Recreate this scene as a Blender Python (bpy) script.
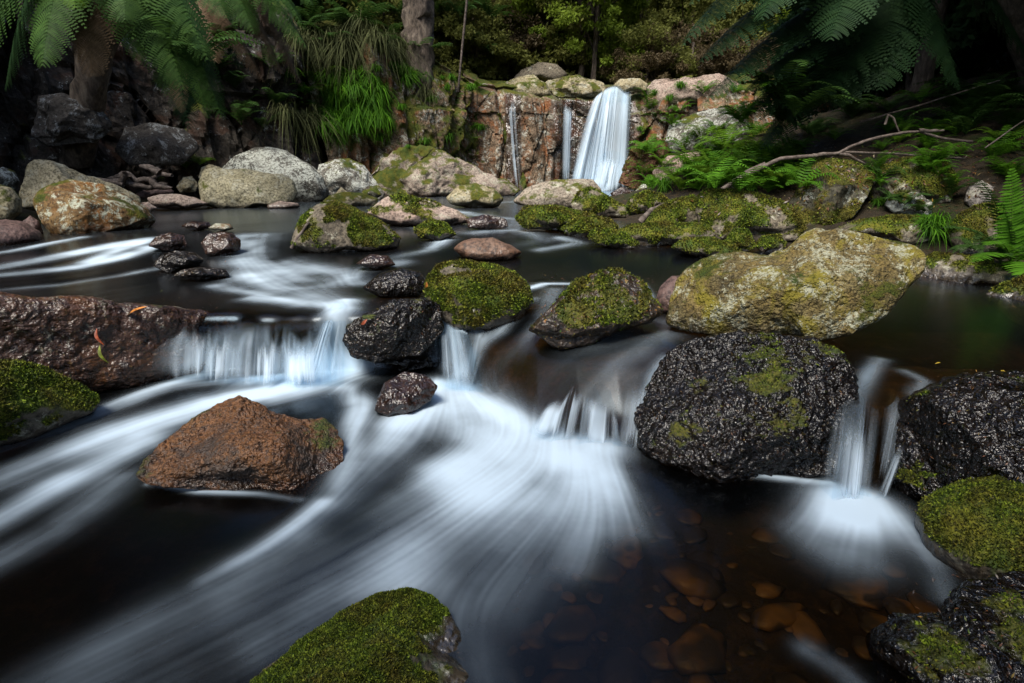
import bpy, math, random
import numpy as np
from mathutils import Vector
for o in list(bpy.data.objects): bpy.data.objects.remove(o)
SC = bpy.context.scene; COL = SC.collection
# ------------------------------------------------------------------ camera, sky, sun, exposure
CAMZ = 0.92; PITCH = math.radians(17.6); FPX = 569.0
cam = bpy.data.cameras.new('camera'); camo = bpy.data.objects.new('camera', cam); COL.objects.link(camo)
cam.sensor_width = 36.0; cam.lens = FPX / 1024 * 36.0; cam.clip_start = 0.05; cam.clip_end = 500
camo.location = (0, 0, CAMZ); camo.rotation_euler = (math.pi / 2 - PITCH, 0, 0); SC.camera = camo
SUN_EL, SUN_AZ = math.radians(57), math.radians(-150)      # azimuth from +Y towards +X
w = bpy.data.worlds.new('World'); SC.world = w; w.use_nodes = True
nt = w.node_tree; nt.nodes.clear()
sky = nt.nodes.new('ShaderNodeTexSky'); sky.sky_type = 'NISHITA'; sky.sun_disc = False
sky.sun_elevation = SUN_EL; sky.sun_rotation = SUN_AZ; sky.air_density = 1.0; sky.dust_density = 2.0
bg = nt.nodes.new('ShaderNodeBackground'); bg.inputs[1].default_value = 0.15
ow = nt.nodes.new('ShaderNodeOutputWorld'); nt.links.new(sky.outputs[0], bg.inputs[0]); nt.links.new(bg.outputs[0], ow.inputs[0])
sl = bpy.data.lights.new('sun', 'SUN'); sl.energy = 3.5; sl.angle = math.radians(28); sl.color = (1.0, 0.94, 0.84)
so = bpy.data.objects.new('sun', sl); COL.objects.link(so)
sd = Vector((math.sin(SUN_AZ) * math.cos(SUN_EL), math.cos(SUN_AZ) * math.cos(SUN_EL), math.sin(SUN_EL)))
so.rotation_euler = sd.to_track_quat('Z', 'Y').to_euler(); so.location = (0, 0, 20)
SC.view_settings.view_transform = 'Standard'; SC.view_settings.look = 'None'
SC.view_settings.exposure = 0.8; SC.view_settings.gamma = 1
SC.render.engine = 'CYCLES'
cy = SC.cycles; cy.max_bounces = 7; cy.diffuse_bounces = 3; cy.glossy_bounces = 3; cy.transmission_bounces = 3
cy.transparent_max_bounces = 14; cy.use_denoising = True; cy.caustics_reflective = False; cy.caustics_refractive = False
cy.sample_clamp_indirect = 4
# ------------------------------------------------------------------ pixel rays and numeric helpers (design aid: real positions come out)
CAM = np.array([0, 0, CAMZ]); cp, sp = math.cos(PITCH), math.sin(PITCH)
RX = np.array([1.0, 0, 0]); FW = np.array([0, cp, -sp]); UP = np.array([0, sp, cp])
def ray(px, py):
    d = FW + (px - 512) / FPX * RX - (py - 341.5) / FPX * UP
    return d / d[1]                                   # unit forward (world y) step
def pt(px, py, y): return CAM + ray(px, py) * y
def sm(t): t = np.clip(t, 0, 1); return t * t * (3 - 2 * t)
rng = np.random.default_rng(7)
def _h(ix, iy, iz, s):
    n = (ix.astype(np.int64) * 374761393 + iy.astype(np.int64) * 668265263 + iz.astype(np.int64) * 2147483647 + s * 1274126177) & 0xffffffff
    n = ((n ^ (n >> 13)) * 1274126177) & 0xffffffff
    n = ((n ^ (n >> 16)) * 2246822519) & 0xffffffff
    return (n ^ (n >> 15)) & 0xffffffff
def noise3(p, seed=0):                                # value noise -1..1
    f = np.floor(p); i = f.astype(np.int64); t = p - f; t = t * t * t * (t * (t * 6 - 15) + 10)
    r = 0
    for dx in (0, 1):
        wx = t[:, 0] if dx else 1 - t[:, 0]
        for dy in (0, 1):
            wy = t[:, 1] if dy else 1 - t[:, 1]
            for dz in (0, 1):
                wz = t[:, 2] if dz else 1 - t[:, 2]
                r = r + wx * wy * wz * (_h(i[:, 0] + dx, i[:, 1] + dy, i[:, 2] + dz, seed) / 2147483647.5 - 1)
    return r
def fbm(p, oct=4, seed=0, gain=.5, lac=2.03, ridge=False):
    a, s, r = 1.0, 0.0, 0
    for k in range(oct):
        n = noise3(p + k * 17.3, seed + k * 31)
        if ridge: n = 1 - 2 * np.abs(n)
        r = r + a * n; s += a; a *= gain; p = p * lac
    return r / s
def cells(p, seed=0):                                 # worley: F1, F2-F1, cell random
    i = np.floor(p).astype(np.int64); best = np.full(len(p), 9.0); sec = np.full(len(p), 9.0); cid = np.zeros(len(p))
    for dx in (-1, 0, 1):
        for dy in (-1, 0, 1):
            for dz in (-1, 0, 1):
                a, b, c = i[:, 0] + dx, i[:, 1] + dy, i[:, 2] + dz
                h1 = _h(a, b, c, seed) / 4294967295.; h2 = _h(a, b, c, seed + 5) / 4294967295.; h3 = _h(a, b, c, seed + 9) / 4294967295.
                d = np.sqrt((a + h1 - p[:, 0]) ** 2 + (b + h2 - p[:, 1]) ** 2 + (c + h3 - p[:, 2]) ** 2)
                nb = d < best; sec = np.where(nb, best, np.minimum(sec, d)); cid = np.where(nb, h1 * .5 + h2 * .5, cid); best = np.where(nb, d, best)
    return best, sec - best, cid
def seg_dist(P, A, B):
    AB = B - A; t = np.clip(((P - A) @ AB) / max(1e-9, AB @ AB), 0, 1)
    return np.linalg.norm(P - (A + t[:, None] * AB), axis=1), t
def poly_sd(P, poly):                                 # signed distance, >0 inside
    poly = np.asarray(poly, float); d = np.full(len(P), 1e9); ins = np.zeros(len(P), bool); n = len(poly)
    for k in range(n):
        A, B = poly[k], poly[(k + 1) % n]; dd, _ = seg_dist(P, A, B); d = np.minimum(d, dd)
        c = (A[1] > P[:, 1]) != (B[1] > P[:, 1])
        if c.any(): ins ^= c & (P[:, 0] < (B[0] - A[0]) * (P[:, 1] - A[1]) / (B[1] - A[1] + 1e-12) + A[0])
    return np.where(ins, d, -d)
def tag(o, label=None, cat=None, group=None, kind=None):
    if label: o['label'] = label
    if cat: o['category'] = cat
    if group: o['group'] = group
    if kind: o['kind'] = kind
    return o
def empty(name, loc, rz=0.0):
    o = bpy.data.objects.new(name, None); COL.objects.link(o); o.location = loc; o.rotation_euler = (0, 0, rz); o.empty_display_size = .1
    return o
def mesh(name, V, F, mat=None, loc=None, parent=None, smooth=True, attrs=None):
    """V (n,3) world coordinates, F (m,k) or list of such arrays; the object's origin is loc"""
    V = np.asarray(V, np.float32)
    if loc is None: loc = V.mean(0)
    loc = np.asarray(loc, float)
    Fs = F if isinstance(F, list) else [F]
    me = bpy.data.meshes.new(name); me.vertices.add(len(V)); me.vertices.foreach_set('co', (V - loc).astype(np.float32).ravel())
    nl = sum(f.size for f in Fs); nf = sum(len(f) for f in Fs)
    me.loops.add(nl); me.loops.foreach_set('vertex_index', np.concatenate([f.ravel() for f in Fs]).astype(np.int32))
    st = []; o0 = 0
    for f in Fs: st.append(o0 + np.arange(len(f)) * f.shape[1]); o0 += f.size
    me.polygons.add(nf); me.polygons.foreach_set('loop_start', np.concatenate(st).astype(np.int32))
    if attrs:
        for k, a in attrs.items():
            at = me.attributes.new(k, 'FLOAT', 'POINT'); at.data.foreach_set('value', np.asarray(a, np.float32))
    me.update(calc_edges=True)
    me.polygons.foreach_set('use_smooth', np.full(nf, smooth))
    if mat: me.materials.append(mat)
    o = bpy.data.objects.new(name, me); COL.objects.link(o)
    if parent is not None:
        o.parent = parent; o.location = loc - np.array(parent.location)
    else: o.location = loc
    return o
def gridF(nr, nc):
    i = np.arange(nr * nc).reshape(nr, nc)
    return np.stack([i[:-1, :-1], i[:-1, 1:], i[1:, 1:], i[1:, :-1]], -1).reshape(-1, 4)
def vnormals(V, F):
    n = np.zeros_like(V); a, b, c = V[F[:, 0]], V[F[:, 1]], V[F[:, 2]]; fn = np.cross(b - a, c - a)
    for k in range(F.shape[1]): 
        for ax in range(3): n[:, ax] += np.bincount(F[:, k], fn[:, ax], len(V))
    return n / (np.linalg.norm(n, axis=1, keepdims=True) + 1e-12)
# ------------------------------------------------------------------ material helper
class M:
    def __init__(s, name):
        s.m = bpy.data.materials.new(name); s.m.use_nodes = True; s.t = s.m.node_tree; s.t.nodes.clear()
        s.out = s.n('ShaderNodeOutputMaterial'); s.co = s.n('ShaderNodeTexCoord').outputs['Object']
    def n(s, k, **kw):
        n = s.t.nodes.new(k)
        for a, b in kw.items(): setattr(n, a, b)
        return n
    def L(s, a, b):
        if hasattr(a, 'is_output') or isinstance(a, bpy.types.NodeSocket): s.t.links.new(a, b)
        else:
            if isinstance(a, (tuple, list)) and len(a) == 3 and b.type == 'RGBA': a = (*a, 1)
            b.default_value = a
    def vec(s, scale=(1, 1, 1), src=None, rnd=True):
        mp = s.n('ShaderNodeMapping'); s.L(src or s.co, mp.inputs[0]); mp.inputs['Scale'].default_value = scale
        if rnd:
            oi = s.n('ShaderNodeObjectInfo'); k = s.n('ShaderNodeVectorMath', operation='SCALE'); cx = s.n('ShaderNodeCombineXYZ')
            for j in range(3): s.L(oi.outputs['Random'], cx.inputs[j])
            s.L(cx.outputs[0], k.inputs[0]); k.inputs[3].default_value = 50; s.L(k.outputs[0], mp.inputs['Location'])
        return mp.outputs[0]
    def noise(s, sc, det=5, ro=.6, v=None, dist=0):
        n = s.n('ShaderNodeTexNoise'); n.inputs['Scale'].default_value = sc; n.inputs['Detail'].default_value = det
        n.inputs['Roughness'].default_value = ro; n.inputs['Distortion'].default_value = dist; s.L(v or s.v, n.inputs['Vector']); return n.outputs['Fac']
    def vor(s, sc, v=None, feat='F1', out='Distance', rnd=1.0):
        n = s.n('ShaderNodeTexVoronoi', feature=feat); n.inputs['Scale'].default_value = sc; n.inputs['Randomness'].default_value = rnd
        s.L(v or s.v, n.inputs['Vector']); return n.outputs[out]
    def ramp(s, f, st, interp='LINEAR'):
        r = s.n('ShaderNodeValToRGB'); cr = r.color_ramp; cr.interpolation = interp
        while len(cr.elements) < len(st): cr.elements.new(.5)
        for e, (p, c) in zip(cr.elements, st): e.position = p; e.color = (*c, 1) if isinstance(c, tuple) else (c, c, c, 1)
        s.L(f, r.inputs[0]); return r.outputs[0]
    def rng(s, f, a, b, c=0., d=1.):
        r = s.n('ShaderNodeMapRange'); r.inputs[1].default_value = a; r.inputs[2].default_value = b; r.inputs[3].default_value = c; r.inputs[4].default_value = d
        s.L(f, r.inputs[0]); return r.outputs[0]
    def math(s, op, a, b=0.0):
        r = s.n('ShaderNodeMath', operation=op); s.L(a, r.inputs[0]); s.L(b, r.inputs[1]); return r.outputs[0]
    def mix(s, f, a, b, bt='MIX'):
        r = s.n('ShaderNodeMix', data_type='RGBA', blend_type=bt); s.L(f, r.inputs[0]); s.L(a, r.inputs[6]); s.L(b, r.inputs[7]); return r.outputs[2]
    def attr(s, n): return s.n('ShaderNodeAttribute', attribute_name=n).outputs['Fac']
    def bump(s, h, st=.5, dist=.02, prev=None):
        b = s.n('ShaderNodeBump'); b.inputs['Strength'].default_value = st; b.inputs['Distance'].default_value = dist; s.L(h, b.inputs['Height'])
        if prev is not None: s.L(prev, b.inputs['Normal'])
        return b.outputs[0]
    def bsdf(s, col, ro=.8, nrm=None, spec=.5, **kw):
        p = s.n('ShaderNodeBsdfPrincipled'); s.L(col, p.inputs['Base Color']); s.L(ro, p.inputs['Roughness']); s.L(spec, p.inputs['Specular IOR Level'])
        if nrm is not None: s.L(nrm, p.inputs['Normal'])
        for a, b in kw.items(): s.L(b, p.inputs[a.replace('_', ' ')])
        return p.outputs[0]
    def done(s, sh): s.L(sh, s.out.inputs[0]); return s.m

def rock_mat(name, c1, c2, c3, lich=(.42, .41, .32), la=.0, mossc=(.05, .075, .008), moss2=(.12, .11, .01), wetall=0.0, speck=0.0, sc=1.0, bumpst=.6, stain=None, warm=None):
    m = M(name); m.v = m.vec((sc,) * 3)
    n1 = m.noise(2.2, 7, .65); n2 = m.noise(9, 8, .7); n3 = m.noise(38, 6, .75)
    col = m.ramp(n1, [(.32, c1), (.5, c2), (.66, c3)])
    col = m.mix(m.rng(n2, .38, .62, 0, .75), col, m.mix(.5, c1, c3), 'MIX')
    col = m.mix(m.rng(n3, .46, .60, .0, .85), col, tuple(x * .22 for x in c1))
    col = m.mix(m.rng(m.noise(17, 6, .8), .52, .60, .0, .6), col, tuple(x * .35 for x in c2))
    if stain:
        col = m.mix(m.rng(m.noise(3.1, 6, .7, dist=.6), .5, .62, 0, .85), col, stain)
    if la > 0:
        lm = m.math('MULTIPLY', m.rng(m.noise(5.0, 9, .82, dist=.4), .615 - la * .16, .64 - la * .16), m.rng(m.noise(30, 5, .8), .42, .52))
        col = m.mix(lm, col, m.mix(m.noise(60, 3), tuple(x * .65 for x in lich), lich))
    h = m.attr('habove'); ms = m.attr('moss')
    wt = m.rng(m.math('ADD', h, m.rng(n2, 0, 1, -.07, .07)), .01, .09, 1, 0)
    if wetall: wt = m.math('MAXIMUM', wt, wetall)
    col = m.mix(wt, col, m.mix(1.0, col, (.38, .34, .31), 'MULTIPLY'))
    if speck: 
        sp_ = m.rng(m.noise(70, 2, .5), .63, .66); col = m.mix(m.math('MULTIPLY', sp_, speck), col, m.ramp(m.noise(25, 2), [(.4, (.22, .09, .025)), (.5, (.3, .2, .06)), (.6, (.05, .09, .01))]))
    mm = m.rng(m.math('ADD', ms, m.rng(m.noise(26, 5, .7), 0, 1, -.22, .22)), .42, .58)
    mc = m.mix(m.rng(m.noise(7, 5, .7), .4, .62), mossc, moss2); mc = m.mix(m.rng(m.noise(90, 3), .35, .65, .0, .7), mc, tuple(x * .25 for x in mossc))
    col = m.mix(mm, col, mc)
    ro = m.math('MAXIMUM', m.rng(wt, 0, 1, .82, .24 if speck else .24), m.math('MULTIPLY', mm, .9))
    b = m.bump(m.noise(9, 4, .6), bumpst, .03); b = m.bump(m.noise(34, 2.5, .6), bumpst, .012, b)
    if speck:
        pm = m.rng(m.noise(5, 3, .6), .40, .60, .0, .6); b = m.bump(m.math('MULTIPLY', m.vor(46, v=m.vec((1, 1.5, .8)), feat='SMOOTH_F1'), pm), .75, .016, b); b = m.bump(m.math('MULTIPLY', m.noise(70, 1, .5), pm), .7, .007, b)
    else: b = m.bump(m.vor(70), bumpst * .35, .004, b)
    b = m.bump(m.math('MULTIPLY', m.vor(80), mm), .8, .006, b)
    return m.done(m.bsdf(col, ro, b, m.rng(wt, 0, 1, .3, .5 if speck else .8)))
# ------------------------------------------------------------------ the lie of the land
LX = [-4, -.6, -.35, -.2, -.05, .1, .25, .4, .7, .95, 1.4, 4]
LIP = [2.62, 2.56, 2.72, 2.76, 2.82, 2.84, 2.76, 2.62, 2.3, 1.86, 1.82, 1.82]
BAS = [2.46, 2.42, 2.5, 2.36, 2.12, 1.93, 1.82, 1.77, 1.65, 1.5, 1.5, 1.5]
PW = [4, 4, 3.5, 2.6, 2.2, 2.4, 2.8, 3.2, 4, 4, 4, 4]
def Wf(x, y):
    lip = np.interp(x, LX, LIP); bas = np.interp(x, LX, BAS)
    wv = .035 * np.sin(x * 9.1 + .6) + .012 * np.sin(x * 23.3) + .004 * np.sin(x * 41.0 + 2); wv = wv * sm((-.2 - x) / .2); lip = lip + wv; bas = bas + wv * .6
    t = np.clip((y - bas) / (lip - bas), 0, 1)
    return .26 * (1 - (1 - t) ** np.interp(x, LX, PW)) * sm(t * 3) + .10 * sm((y - 3.0) / 1.9)
CHAN = [(-6, -1), (-6, 2.2), (-4.6, 3.2), (-3.7, 4.5), (-3.7, 5.5), (-4.2, 7.2), (-3, 8.6), (-1.8, 9), (-1.0, 10), (-.8, 11.6), (0, 12.6), (2.3, 13), (2.8, 11.4),
        (1.9, 9.7), (.7, 8.6), (.2, 7), (.6, 6.0), (1.2, 4.7), (1.9, 3.9), (2.6, 3.25), (3.3, 2.6), (3.0, 1.5), (1.45, 1.3), (1.5, -1)]
CLIFF = [(-16, 1, 6), (-10, 4.6, 6), (-6.4, 7.0, 5), (-4.6, 8.6, 3.6), (-3.2, 9.8, 3.2), (-1.5, 11.3, 2.75), (-.6, 12.0, 2.35), (.6, 12.2, 2.3), (1.0, 12.75, 2.3), (2.3, 12.75, 2.3),
         (2.6, 12.3, 2.3), (3.5, 12.0, 2.4), (5.0, 11.8, 2.4), (7.5, 10.5, 2.6), (11, 8, 4), (17, 2, 6)]
CP = np.array(CLIFF)
GORGE = [tuple(c[:2]) for c in CLIFF] + [(20, -12), (-20, -12)]
def Gf(x, y, rough=True):
    shp = np.shape(x); x = np.ravel(x).astype(float); y = np.ravel(y).astype(float)
    P = np.stack([x, y], 1); W = Wf(x, y); c = poly_sd(P, CHAN)
    lip = np.interp(x, LX, LIP); bas = np.interp(x, LX, BAS)
    shallow = sm((y - bas + .05) / .15) * sm((lip + .5 - y) / .4)
    dep = .05 + .24 * (1 - .45 * sm((x + .1) / .5) * (y < 2.2)) * sm(c / .5) * (1 - .85 * shallow)
    o = np.maximum(-c, 0); slope = np.where(x > 0, .10 + .22 * sm((o - .7) / 1.5) + .06 * sm((y - 5) / 4), .12 + .2 * sm((o - .8) / 1.5))
    near = sm((3.3 - y) / 1.0) * (x > 1)
    z = np.where(c > 0, W - dep, W - .05 + slope * o + near * .5 * np.minimum(o, .8))
    g = poly_sd(P, GORGE) + .45                       # the land behind the cliff faces
    best = np.full(len(x), 1e9); zt = np.zeros(len(x))
    for k in range(len(CP) - 1):
        d, t = seg_dist(P, CP[k, :2], CP[k + 1, :2]); b = d < best
        zt = np.where(b, CP[k, 2] * (1 - t) + CP[k + 1, 2] * t, zt); best = np.minimum(best, d)
    back = np.maximum(-g, 0)
    zp = zt - .12 + .42 * np.maximum(back - .6, 0) - .004 * back ** 2
    z = z + (zp - z) * sm(-g / .5)
    if rough:
        q = np.stack([x, y, z * 0], 1)
        z = z + np.where(c > 0, .03, .10 * np.minimum(1, .3 + o)) * fbm(q * 1.7, 5, 3) + .02 * fbm(q * 8, 3, 5) + sm(back / 3) * 1.0 * fbm(q * .16, 3, 9)
    return z.reshape(shp)
def atg(px, py):                                      # first hit of the pixel's ray with water or land
    r = ray(px, py); ys = np.geomspace(1.0, 15, 900); gx = r[0] * ys; h = CAMZ + r[2] * ys - np.maximum(Wf(gx, ys), Gf(gx, ys))
    k = np.argmax(h < 0); k = k if h[k] < 0 else len(ys) - 1
    return CAM + r * ys[k]
def at(px, py, up=0.0):                               # first hit of the pixel's ray with the water level
    r = ray(px, py); ys = np.geomspace(.5, 16, 1400); h = CAMZ + r[2] * ys - Wf(r[0] * ys, ys) - up
    k = np.argmax(h < 0)
    if h[k] >= 0: k = len(ys) - 1
    y = ys[k]
    if k: y = ys[k - 1] + (ys[k] - ys[k - 1]) * h[k - 1] / (h[k - 1] - h[k] + 1e-9)
    return CAM + r * y
def snhgrid(lo, hi, a, n):
    u = np.linspace(math.asinh(lo / a), math.asinh(hi / a), n); return a * np.sinh(u)
# ground
m = M('forest_floor'); m.v = m.vec((1, 1, 1), rnd=False)
n1 = m.noise(1.3, 8, .7); n2 = m.noise(14, 7, .75); n3 = m.noise(55, 4, .7)
c = m.ramp(n1, [(.35, (.012, .009, .006)), (.5, (.03, .022, .012)), (.6, (.022, .03, .006)), (.7, (.035, .045, .008))])
c = m.mix(m.rng(n2, .5, .6, 0, .7), c, (.07, .045, .02)); c = m.mix(m.rng(n3, .55, .65, 0, .7), c, (.01, .008, .005))
b = m.bump(n2, .9, .05); b = m.bump(n3, .8, .012, b)
MG = m.done(m.bsdf(c, .85, b, .3))
xs = snhgrid(-32, 32, 2.5, 520); ys = -8 + snhgrid(0, 56, 9, 560)
X, Y = np.meshgrid(xs, ys); Z = Gf(X, Y)
mesh('forest_ground', np.stack([X, Y, Z], -1).reshape(-1, 3), gridF(len(ys), len(xs)), MG, loc=(0, 0, 0)); tag(bpy.data.objects['forest_ground'], kind='structure')
# ------------------------------------------------------------------ water sheet: real heights, foam density carried by the water itself
xs = snhgrid(-6.5, 5, 1.1, 1250); ys = np.geomspace(.42, 13, 900)
X, Y = np.meshgrid(xs, ys); nr, nc = X.shape
x_, y_ = X.ravel(), Y.ravel(); W0 = Wf(x_, y_)
STROKES = [  # pixel path along the current, width in pixels, foam density
 ([(340, 374), (290, 388), (210, 405), (120, 432), (40, 464), (-60, 505)], 19, .96), ([(200, 376), (150, 392), (80, 420), (0, 448), (-80, 480)], 10, .6),
 ([(345, 372), (300, 378), (220, 382), (170, 386)], 9, .8), ([(150, 440), (60, 485), (-20, 530), (-100, 580)], 15, .5), ([(120, 480), (60, 530), (0, 560)], 16, .22),
 ([(345, 388), (362, 405), (352, 430), (347, 465), (335, 500), (300, 535)], 9, .5), ([(322, 505), (290, 530), (255, 553), (205, 580)], 8, .55), ([(300, 540), (220, 590), (120, 640), (0, 700)], 24, .16),
 ([(450, 388), (480, 400), (520, 428), (555, 455), (590, 480)], 15, .88), ([(450, 390), (425, 412), (395, 440), (365, 470), (335, 500)], 17, .55), ([(440, 390), (420, 400), (400, 425)], 16, .5),
 ([(520, 440), (480, 460), (440, 485), (385, 515)], 24, .55), ([(560, 450), (520, 478), (475, 505), (430, 530), (380, 560)], 22, .45), ([(520, 430), (490, 450), (455, 470)], 24, .6),
 ([(600, 450), (575, 485), (545, 520), (510, 550)], 20, .5), ([(565, 452), (590, 470), (600, 495), (608, 525)], 18, .9), ([(600, 452), (610, 480), (625, 505), (640, 530)], 14, .5), ([(545, 455), (510, 480), (485, 495)], 26, .85), ([(450, 400), (470, 430), (500, 455)], 20, .6),
 ([(590, 450), (595, 490), (588, 530), (575, 565)], 16, .45), ([(480, 500), (440, 540), (380, 590)], 30, .22), ([(540, 520), (520, 560), (490, 600)], 30, .16),
 ([(350, 580), (240, 630), (100, 690)], 44, .12), ([(400, 580), (330, 600), (260, 650)], 18, .2), ([(440, 590), (465, 640), (490, 690)], 18, .1),
 ([(850, 500), (840, 508), (822, 518), (800, 528)], 17, .5), ([(862, 502), (885, 518), (910, 536), (930, 555)], 14, .4), ([(848, 500), (848, 510), (850, 520)], 18, .92), ([(848, 505), (848, 525), (846, 550)], 26, .3), ([(925, 550), (938, 575), (946, 600)], 10, .12),
 ([(830, 484), (780, 478), (715, 470)], 4, .5), ([(810, 650), (845, 672), (870, 700)], 10, .2),
 ([(150, 484), (200, 492), (260, 494), (300, 500)], 3, .5),
 # upper rapids
 ([(150, 240), (110, 247), (60, 257), (0, 268), (-60, 277)], 9, .6), ([(150, 248), (120, 258), (80, 267), (20, 274), (-60, 281)], 8, .65), ([(80, 238), (50, 244), (10, 252), (-30, 257)], 6, .45), ([(140, 243), (120, 250), (90, 262)], 7, .5),
 ([(190, 262), (120, 275), (60, 284), (0, 289)], 6, .25), ([(255, 236), (250, 252), (250, 268), (236, 286)], 14, .35), ([(245, 262), (280, 270), (310, 282), (345, 302)], 12, .42),
 ([(250, 275), (290, 290), (330, 304), (345, 312)], 13, .42), ([(290, 262), (330, 272), (355, 282)], 12, .4), ([(250, 298), (300, 303), (345, 310)], 8, .4), ([(215, 285), (260, 294), (300, 306)], 7, .3),
 ([(345, 302), (335, 318), (330, 345), (325, 372)], 8, .7), ([(425, 228), (442, 240), (430, 250), (390, 258)], 7, .5), ([(400, 262), (360, 270), (330, 285)], 9, .3),
 ([(470, 233), (520, 230), (545, 240), (500, 250)], 9, .22), ([(430, 208), (470, 214), (520, 220), (510, 228)], 8, .3), ([(560, 238), (580, 243), (540, 250)], 6, .3),
 ([(400, 285), (430, 290), (455, 300)], 6, .35), ([(440, 300), (450, 330), (460, 360), (455, 385)], 7, .5), ([(470, 310), (480, 340), (462, 372)], 5, .3),
 ([(518, 292), (545, 284), (575, 284), (590, 287)], 4.5, .75), ([(555, 290), (545, 320), (520, 350), (490, 375)], 7, .14), ([(530, 300), (500, 330), (475, 360)], 6, .22), ([(655, 322), (610, 338), (570, 356), (545, 375)], 14, .10),
 ([(665, 335), (640, 352), (610, 370)], 12, .12), ([(665, 360), (650, 380), (640, 410), (632, 436)], 5, .3), ([(640, 285), (650, 300), (655, 310)], 4, .4),
 ([(880, 360), (868, 375), (858, 400)], 6, .25), ([(905, 372), (925, 382), (915, 395)], 5, .25), ([(570, 196), (600, 197), (540, 200), (480, 204)], 6, .5),
]
dens = np.zeros(nr * nc, np.float32); vx = np.zeros_like(dens) - .25; vy = np.zeros_like(dens) - .35; wsum = np.zeros_like(dens)
P2 = np.stack([x_, y_], 1).astype(np.float32)
vx *= .02; vy *= .02
for pts, wd, dn in STROKES:
    Q = np.array([at(*p) for p in pts]); dep = Q[:, 1] * cp - (Q[:, 2] - CAMZ) * sp
    sg = (wd / FPX * dep); A = Q[:, :2]
    lo = A.min(0) - 3.2 * sg.max() * 1.6; hi = A.max(0) + 3.2 * sg.max() * 1.6
    idx = np.nonzero((P2[:, 0] > lo[0]) & (P2[:, 0] < hi[0]) & (P2[:, 1] > lo[1]) & (P2[:, 1] < hi[1]))[0]
    if not len(idx): continue
    p = P2[idx]; best = np.zeros(len(idx), np.float32)
    for k in range(len(A) - 1):
        d, t = seg_dist(p, A[k], A[k + 1]); s = sg[k] * (1 - t) + sg[k + 1] * t
        cut = 1 if A[0, 1] > 2.6 or Q[:, 2].max() > .1 else sm((.13 - W0[idx]) / .09)
        g = cut * np.exp(-.5 * (d / s) ** 2); g2 = np.exp(-.5 * (d / (s * 1.6)) ** 2) * (.3 + dn)
        u = A[k + 1] - A[k]; u = u / (np.linalg.norm(u) + 1e-9)
        vx[idx] += g2 * u[0]; vy[idx] += g2 * u[1]
        n = len(A) - 1; fade = min(1, (n - k) / max(1, n * .6)) if n > 2 else 1
        f1 = min(1, (n - k - 1) / max(1, n * .6)) if n > 2 else 1
        best = np.maximum(best, g * (fade * (1 - t) + max(f1, .25) * t))
    dens[idx] = 1 - (1 - dens[idx]) * (1 - dn * best)
VX = vx.reshape(nr, nc); VY = vy.reshape(nr, nc)
dxi = np.gradient(xs)[None, :]; dyi = np.gradient(ys)[:, None]
sp_ = np.sqrt(VX ** 2 + VY ** 2) + 1e-9
loc_ = np.sqrt(dxi * dyi); IU = VX / sp_ * loc_ / dxi; IV = VY / sp_ * loc_ / dyi      # direction in grid steps
def bil(A, u, v):
    u = np.clip(u, 0, nc - 1.001); v = np.clip(v, 0, nr - 1.001); i = u.astype(np.int32); j = v.astype(np.int32); a = u - i; b = v - j; k = j * nc + i; R = A.ravel()
    return (R[k] * (1 - a) + R[k + 1] * a) * (1 - b) + (R[k + nc] * (1 - a) + R[k + nc + 1] * a) * b
def blur(A, n):
    for ax in (0, 1):
        for _ in range(n): A = (np.roll(A, 1, ax) + np.roll(A, -1, ax) + 2 * A) / 4
    return A
def cnoise(c):
    A = rng.standard_normal((int(nr / c) + 3, int(nc / c) + 3)); u = np.arange(nc) / c; v = np.arange(nr) / c; i = u.astype(int); j = v.astype(int); a = sm(u - i)[None, :]; b = sm(v - j)[:, None]
    N_ = (A[j][:, i] * (1 - a) + A[j][:, i + 1] * a) * (1 - b) + (A[j + 1][:, i] * (1 - a) + A[j + 1][:, i + 1] * a) * b; return (N_ / N_.std()).astype(np.float32)
nf_ = cnoise(2.3); nm_ = cnoise(9); nc_ = cnoise(30)
def lic(steps, h):
    U0, V0 = np.meshgrid(np.arange(nc, dtype=np.float32), np.arange(nr, dtype=np.float32)); acc = [0, 0, 0]
    IU_, IV_ = IU.astype(np.float32), IV.astype(np.float32)
    for sgn in (1, -1):
        u, v = U0.ravel().copy(), V0.ravel().copy()
        for k in range(steps):
            wt = 1 - k / steps; a, b = bil(IU_, u, v), bil(IV_, u, v); u += sgn * h * a; v += sgn * h * b
            for q, A in enumerate((nf_, nm_, nc_)):
                if q == 0 and k > steps * .6: continue
                acc[q] = acc[q] + wt * bil(A, u, v)
    return [((a - a.mean()) / a.std()).reshape(nr, nc) for a in acc]
lf, lm, lc = lic(30, 2.4)
cl = fbm(np.stack([x_ * 4.5, y_ * 4.5, 0 * x_], 1), 3, 77).reshape(nr, nc)      # foam is clumpy as well as streaked
D = dens.reshape(nr, nc)
FO = np.clip(D * (1 + .03 * lc + .02 * lm + .03 * lf + .25 * cl) + (D * (1 - D)) * (.07 * lc + .03 * lm + .05 * lf + .7 * cl), 0, 1)
FO = np.clip(sm(FO * 1.05) * .6 + FO * .45, 0, 1)
zw = W0.reshape(nr, nc) + (.0022 * lc + .0003 * lm) * np.minimum(1.5, Y / 2) * (.12 + np.minimum(1, sp_)) + .012 * D * (Y < 3)
Gz = Gf(x_, y_, True).reshape(nr, nc)
keep = (zw + .03 > Gz).ravel(); F = gridF(nr, nc); F = F[keep[F].all(1)]
use = np.unique(F); remap = -np.ones(nr * nc, np.int64); remap[use] = np.arange(len(use)); F = remap[F]
Vw = np.stack([x_, y_, zw.ravel()], 1)[use]
m = M('stream_water'); m.v = m.vec((1, 1, 1), rnd=False)
foam = m.attr('foam'); lcA = m.attr('streak')
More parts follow.
